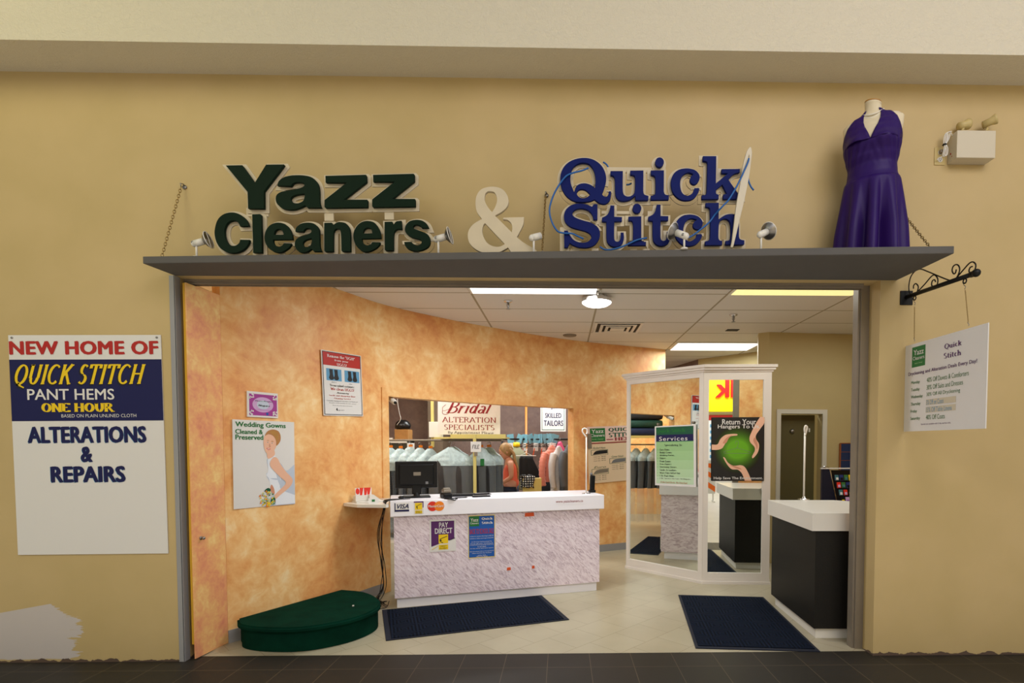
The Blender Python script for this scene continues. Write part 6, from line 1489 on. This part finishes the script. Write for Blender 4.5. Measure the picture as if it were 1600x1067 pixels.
# right part of the back room: rail with tickets, coats, trousers
rr = empty('clothes_rail', (0, 0, 0), label='dark steel clothes rail in front of the brown wall on the right', cat='rail')
b = NB(); tube(b, [(-1.0, 9.1, 1.625), (.45, 8.9, 1.62)], .016, 8); obj('tube', b, mt['blackmetal'], rr, True)
b = NB(); tube(b, [(.43, 8.9, 0), (.43, 8.9, 1.62)], .016, 8); tube(b, [(-1.0, 9.1, 0), (-1.0, 9.1, 1.62)], .016, 8); obj('post', b, mt['blackmetal'], rr, True)
random.seed(9)
def rail_pt(x): t = (x+1.0)/1.45; return Vector((x, 9.1-.2*t, 1.62))
for k, px in enumerate((797, 811, 820, 829, 838, 843, 848, 853, 858, 862, 866)):
    x = PY(px, 690, 9.0).x; p = rail_pt(x)
    t = empty('ticketed_hanger', (p.x, p.y, p.z), (0, 0, .6*random.uniform(-1, 1)), label='light blue covered wire hanger on the dark rail, %s from the left' % ORD[k], cat='hanger', group='ticketed hangers on the dark rail')
    b = NB(); tube(b, cat3([(0, 0, -.05), (0, 0, .0), (.015, 0, .02), (0, 0, .035), (-.015, 0, .02)], 3), .003, 5); tube(b, [(-.19, 0, -.12), (0, 0, -.045), (.19, 0, -.12), (-.19, 0, -.12)], .004, 5); obj('wire', b, mt['black'], t, True)
    b = NB(); r_ = random.uniform(-.5, .5); box(b, -.05, .06, -.012, -.008, -.06, .085, .001, mat=Matrix.Rotation(r_, 4, 'Y')); obj('blue_cover', b, mt['tagblue'], t)
    if k % 2 == 0:
        b = NB(); box(b, -.04, .04, -.02, -.017, -.19, -.06, .001, mat=Matrix.Rotation(r_*.6, 4, 'Y')); obj('white_ticket', b, mt['paper'], t)
        b = NB(); box(b, -.008, .008, -.022, -.018, -.29, -.15, mat=Matrix.Rotation(r_*.5+.15, 4, 'Y')); obj('orange_strip', b, mt['tape'], t)
p = PY(822, 712, 8.7)
tr = empty('hanging_trousers', (p.x, 8.7, p.z), label='black trousers folded over a hanger beside the orange lit-corner strip', cat='trousers')
b = NB(); tube(b, [(-.16, 0, 0), (.16, 0, .0)], .007, 6); tube(b, [(-.1, 0, 0), (0, 0, .05), (.1, 0, 0)], .004, 5); tube(b, [(0, 0, .05), (0, .15, .09), (0, .30, .11)], .004, 5); obj('hanger', b, mt['white'], tr, True)
b = NB(); R = []
for i in range(9):
    z = -.005-.40*i/8; w0 = .10+.012*i; R.append([b.verts.new(((-.09-.0*i+ (w0*2)*j/12-.02*(i > 0)), -.018*(1+.3*math.sin(j*1.7+i*.3)) if s else .018, z)) for s in (0, 1) for j in (range(13) if s else range(12, -1, -1))])
for A, B_ in zip(R, R[1:]):
    for k in range(26): b.faces.new((A[k], B_[k], B_[(k+1) % 26], A[(k+1) % 26]))
b.faces.new(R[0]); b.faces.new(list(reversed(R[-1]))); bmesh.ops.recalc_face_normals(b, faces=b.faces); obj('legs', b, M('black_trouser_cloth', (14, 14, 16), .8), tr, True)

def coat(name, loc, rot, cloth, label, cat, hw, ln, sleeves=True, puff=0, seed=3):
    t = empty(name, loc, (0, 0, rot), label=label, cat=cat)
    lf = garment_meshes(seed, hw, ln, .085); bm = lf(0, -ln)
    if puff:
        for v in bm.verts:
            f = 1+.16*abs(math.sin(v.co.z*PI/.055)); v.co.x *= .92*f; v.co.y *= f
    obj('body', bm, cloth, t, True)
    if sleeves:
        for s in (-1, 1):
            b = NB(); P = cat3([(s*hw*.75, 0, -.17), (s*(hw+.03), -.01, -.30), (s*(hw+.06), -.03, -.5), (s*(hw+.05), -.05, -.68)], 8)
            tube(b, P, (lambda u: (.062-.018*u)*(1+(.12*math.sin(u*60) if puff else .03*math.sin(u*20)))), 12); obj('sleeve', b, cloth, t, True)
    b = NB(); tube(b, cat3([(0, 0, -.06), (0, 0, 0), (.015, 0, .02), (0, 0, .035), (-.015, 0, .02)], 3), .003, 5); obj('hanger', b, mt['metal'], t, True)
    return t
def at(px, Y, z): p = PY(px, 700, Y); return (p.x, Y, z)
coat('puffer_jacket', at(862, 8.75, 1.56), .75, PUF, 'coral quilted puffer jacket hanging at the right of the clothes rail', 'jacket', .17, .62, True, 1)
coat('pink_top', at(875, 8.9, 1.62), 1.1, PNK, 'bright pink garment behind the coral jacket', 'garment', .15, .45, False, 0, 5)
coat('pale_coat', at(873, 8.5, 1.55), 1.0, WHT, 'pale grey long satin coat hanging right of the coral jacket', 'coat', .17, .92, True, 0, 6)
coat('slate_coat', at(889, 8.45, 1.57), 1.0, DGY, 'slate grey long coat at the right edge of the doorway', 'coat', .18, .98, True, 0, 7)
coat('black_skirt', at(853, 9.05, .98), .3, BLK, 'black long garment hanging low below the coral jacket', 'garment', .2, .6, False, 0, 8)

# chair with plaid cloth and work table
ch = empty('back_room_chair', (*at(837, 7.9, 0)[:2], 0), (0, 0, .35), label='pale yellow high-backed chair standing in the back room doorway', cat='chair')
YW = M('pale_yellow_vinyl', (206, 186, 110), .5)
b = NB(); box(b, -.145, .145, .16, .20, .55, 1.04, .015); obj('backrest', b, YW, ch)
b = NB(); box(b, -.2, .2, -.2, .2, .52, .57, .015); obj('seat', b, YW, ch)
for x in (-.17, .17):
    for y in (-.17, .17): b = NB(); box(b, x-.015, x+.015, y-.015, y+.015, 0, .52); obj('leg', b, mt['steel'], ch)
def plaid():
    t = NT('black_white_plaid'); t.b.inputs['Roughness'].default_value = .9
    tc = t.n('ShaderNodeTexCoord'); ws = []
    for ax in (0, 1):
        mp = t.n('ShaderNodeMapping'); mp.inputs['Rotation'].default_value = (0, 0 if ax else PI/2, 0); t.l(tc.outputs['Object'], mp.inputs[0]); w = t.n('ShaderNodeTexWave', i_Scale=9.0); t.l(mp.outputs[0], w.inputs['Vector']); ws.append(w)
    m = t.n('ShaderNodeMath', operation='MULTIPLY'); t.l(ws[0].outputs['Fac'], m.inputs[0]); t.l(ws[1].outputs['Fac'], m.inputs[1])
    r = ramp(t, [(.2, (20, 20, 22)), (.35, (120, 120, 120)), (.6, (225, 222, 218))]); t.l(m.outputs[0], r.inputs[0]); t.l(r.outputs[0], t.b.inputs['Base Color']); return t.m
cl_ = empty('plaid_cloth', (*at(837, 7.9, 0)[:2], 0), (0, 0, .35), label='black and white plaid cloth thrown over the yellow chair back', cat='cloth')
b = NB(); R = []
for i in range(14):
    t_ = i/13; a_ = t_*PI if False else 0
    y = .235 if t_ < .4 else (.235-(t_-.4)/.15*.12 if t_ < .55 else .115); z = .88+.19*min(t_/.4, 1) if t_ < .55 else 1.07-(t_-.55)/.45*.17
    R.append([b.verts.new((-.16+.17*j/12+.01*math.sin(i), y+.012*math.sin(j*1.3+i*.5), z+.012*math.sin(j*.9))) for j in range(13)])
for A, B_ in zip(R, R[1:]):
    for k in range(12): b.faces.new((A[k], A[k+1], B_[k+1], B_[k]))
ob = obj('fabric', b, plaid(), cl_, True); ob.modifiers.new('cloth', 'SOLIDIFY').thickness = .012
tb = empty('sewing_table', (*at(797, 8.25, 0)[:2], 0), label='brown sewing table in front of the woman in the back room', cat='table')
b = NB(); box(b, -.46, -.14, -.25, .25, .90, .925, .004); obj('tabletop', b, M('brown_table_top', (128, 92, 66), .4), tb)
for x in (-.43, -.17):
    for y in (-.22, .22): b = NB(); box(b, x-.02, x+.02, y-.02, y+.02, 0, .90); obj('leg', b, mt['steel'], tb)
b = NB(); box(b, -.42, -.18, -.24, .2, .80, .86, .004); obj('red_drawer', b, mt['red'], tb)
# tailor's form
tf = empty('tailors_form', (*at(807, 8.9, 0)[:2], 0), label='grey green tailoring form with yellow neck cap behind the woman', cat='mannequin')
FM = M('grey_green_form_cloth', (138, 140, 112), .8)
b = NB(); lathe(b, [(.0, .80), (.15, .80), (.17, .88), (.14, 1.05), (.15, 1.18), (.175, 1.30), (.15, 1.40), (.08, 1.46), (.055, 1.50)], n=28)
for v in b.verts: v.co.y *= .72
obj('torso', b, FM, tf, True); b = NB(); lathe(b, [(.056, 1.50), (.058, 1.53), (.05, 1.57), (0, 1.575)], n=20); obj('neck_cap', b, mt['yellow'], tf, True)
b = NB(); cyl(b, (0, 0, 0.02), (0, 0, .8), .018); cyl(b, (0, 0, 0), (0, 0, .025), .2, n=28); obj('stand', b, mt['blackmetal'], tf, True)

# the woman working in the back room
def person():
    px_ = at(799, 8.25, 0); root = empty('person', (px_[0], 8.25, 0), (0, 0, math.radians(8)), label='woman with long fair hair in a coral sleeveless top bent over the sewing table', cat='person')
    def skin(name, V, Ed, rad, mat, sub=2):
        me = bpy.data.meshes.new(name); me.from_pydata(V, Ed, []); o = bpy.data.objects.new(name, me); COL.objects.link(o)
        o.modifiers.new('skin', 'SKIN'); me.skin_vertices  # radii per joint
        for i, r in enumerate(rad): me.skin_vertices[0].data[i].radius = r if isinstance(r, tuple) else (r, r)
        me.skin_vertices[0].data[0].use_root = True
        s_ = o.modifiers.new('sub', 'SUBSURF'); s_.levels = sub; s_.render_levels = sub
        dg = bpy.context.evaluated_depsgraph_get(); m2 = bpy.data.meshes.new_from_object(o.evaluated_get(dg)); bpy.data.objects.remove(o)
        m2.materials.clear(); m2.materials.append(mat); 
        for p in m2.polygons: p.use_smooth = True
        o2 = bpy.data.objects.new(name, m2); COL.objects.link(o2); return o2
    sk = M('skin', (196, 138, 108), .5)
    # she faces the image's left (-x), head bent down; pelvis first
    V = [(0, 0, .88), (-.01, 0, 1.0), (-.015, 0, 1.12), (-.02, 0, 1.24), (-.035, 0, 1.30), (-.055, 0, 1.345),
         (-.03, -.09, .85), (-.04, -.095, .48), (.02, -.095, .10), (-.10, -.10, .03),
         (.0, .09, .85), (.02, .095, .48), (.05, .095, .10), (-.07, .10, .03),
         (-.02, -.15, 1.26), (-.01, -.19, 1.05), (-.15, -.16, .96), (-.22, -.12, .955),
         (-.02, .15, 1.26), (-.03, .19, 1.05), (-.17, .15, .96), (-.24, .11, .955)]
    Ed = [(0, 1), (1, 2), (2, 3), (3, 4), (4, 5), (0, 6), (6, 7), (7, 8), (8, 9), (0, 10), (10, 11), (11, 12), (12, 13), (3, 14), (14, 15), (15, 16), (16, 17), (3, 18), (18, 19), (19, 20), (20, 21)]
    rad = [(.11, .13), (.085, .11), (.09, .12), (.08, .12), (.055, .06), (.045, .045), .085, .055, .038, .035, .085, .055, .038, .035, .048, .038, .030, .022, .048, .038, .030, .022]
    body = skin('body', V, Ed, rad, sk)
    bm = NB(); bm.from_mesh(body.data)
    # head with face: skull, jaw, nose, ears; looks down to the left
    Hm = Matrix.Translation((-.085, 0, 1.425)) @ Matrix.Rotation(math.radians(-28), 4, 'Y')
    h = NB(); sph(h, (0, 0, 0), .1, 24, (.95, .76, 1.12))
    for v in h.verts:
        if v.co.z < 0: v.co.x -= .022*(-v.co.z/.11); v.co.y *= 1-.28*(-v.co.z/.11)
        if v.co.x < -.06 and abs(v.co.y) < .05: v.co.x += .006*math.cos(v.co.z*40)
    cyl(h, (-.095, 0, .015), (-.118, 0, -.018), .007, .013, 8); sph(h, (-.113, 0, -.02), .014, 8); sph(h, (-.098, 0, -.052), .016, 10, (.6, 1.2, .5))
    for s in (-1, 1): sph(h, (.012, s*.078, -.005), .026, 10, (.7, .3, 1.1)); sph(h, (-.086, s*.03, .012), .013, 8, (.6, 1, .7))
    bmesh.ops.transform(h, matrix=Hm, verts=h.verts); tm_ = bpy.data.meshes.new('h'); h.to_mesh(tm_); h.free(); add_me(bm, tm_)
    # hands: palm with four fingers and a thumb each
    for wx, wy in ((-.235, -.115), (-.255, .105)):
        sph(bm, (wx-.03, wy, .955), .04, 12, (1.1, .85, .35)); 
        for f in range(4): tube(bm, [(wx-.06, wy-.024+f*.016, .956), (wx-.09, wy-.028+f*.018, .952), (wx-.105-.01*(f in (1, 2)), wy-.028+f*.018, .938)], .008, 6)
        tube(bm, [(wx-.02, wy+.03, .955), (wx-.05, wy+.048, .95), (wx-.07, wy+.045, .943)], .009, 6)
    bm.to_mesh(body.data); bm.free(); body.parent = root
    for p in body.data.polygons: p.use_smooth = True
    V = [(0, 0, .86), (-.01, 0, 1.0), (-.015, 0, 1.12), (-.02, 0, 1.235)]
    top = skin('top', V+[(-.02, -.11, 1.27), (-.02, .11, 1.27)], [(0, 1), (1, 2), (2, 3), (3, 4), (3, 5)], [(.125, .145), (.097, .122), (.102, .132), (.09, .128), (.045, .05), (.045, .05)], M('coral_top_cloth', (236, 110, 84), .7)); top.parent = root
    V = [(0, 0, .86), (-.03, -.09, .80), (-.04, -.095, .48), (.02, -.095, .12), (.0, .09, .80), (.02, .095, .48), (.05, .095, .12)]
    tz = skin('trousers', V, [(0, 1), (1, 2), (2, 3), (0, 4), (4, 5), (5, 6)], [(.12, .14), .098, .068, .055, .098, .068, .055], M('dark_jeans', (40, 46, 66), .8)); tz.parent = root
    b = NB(); sph(b, (.022, 0, .022), .105, 24, (.98, .84, 1.08)); 
    for v in list(b.verts):
        if v.co.x < -.055 and v.co.z < .07: v.co.x = -.055+.3*(v.co.x+.055)
    bmesh.ops.transform(b, matrix=Hm, verts=b.verts)
    for k in range(9):
        y = -.06+.015*k; tube(b, cat3([(-.03, y*.9, 1.47), (.03, y*1.1, 1.40), (.05, y*1.1, 1.30), (.085, y*1.0, 1.18), (.095, y*.8, 1.08), (.09, y*.6, 1.0)], 5), lambda u: .024*(1-.55*u), 8)
    hair = obj('hair', b, M('fair_brown_hair', (150, 116, 72), .5, noise=.3, nscale=40), root, True)
person()
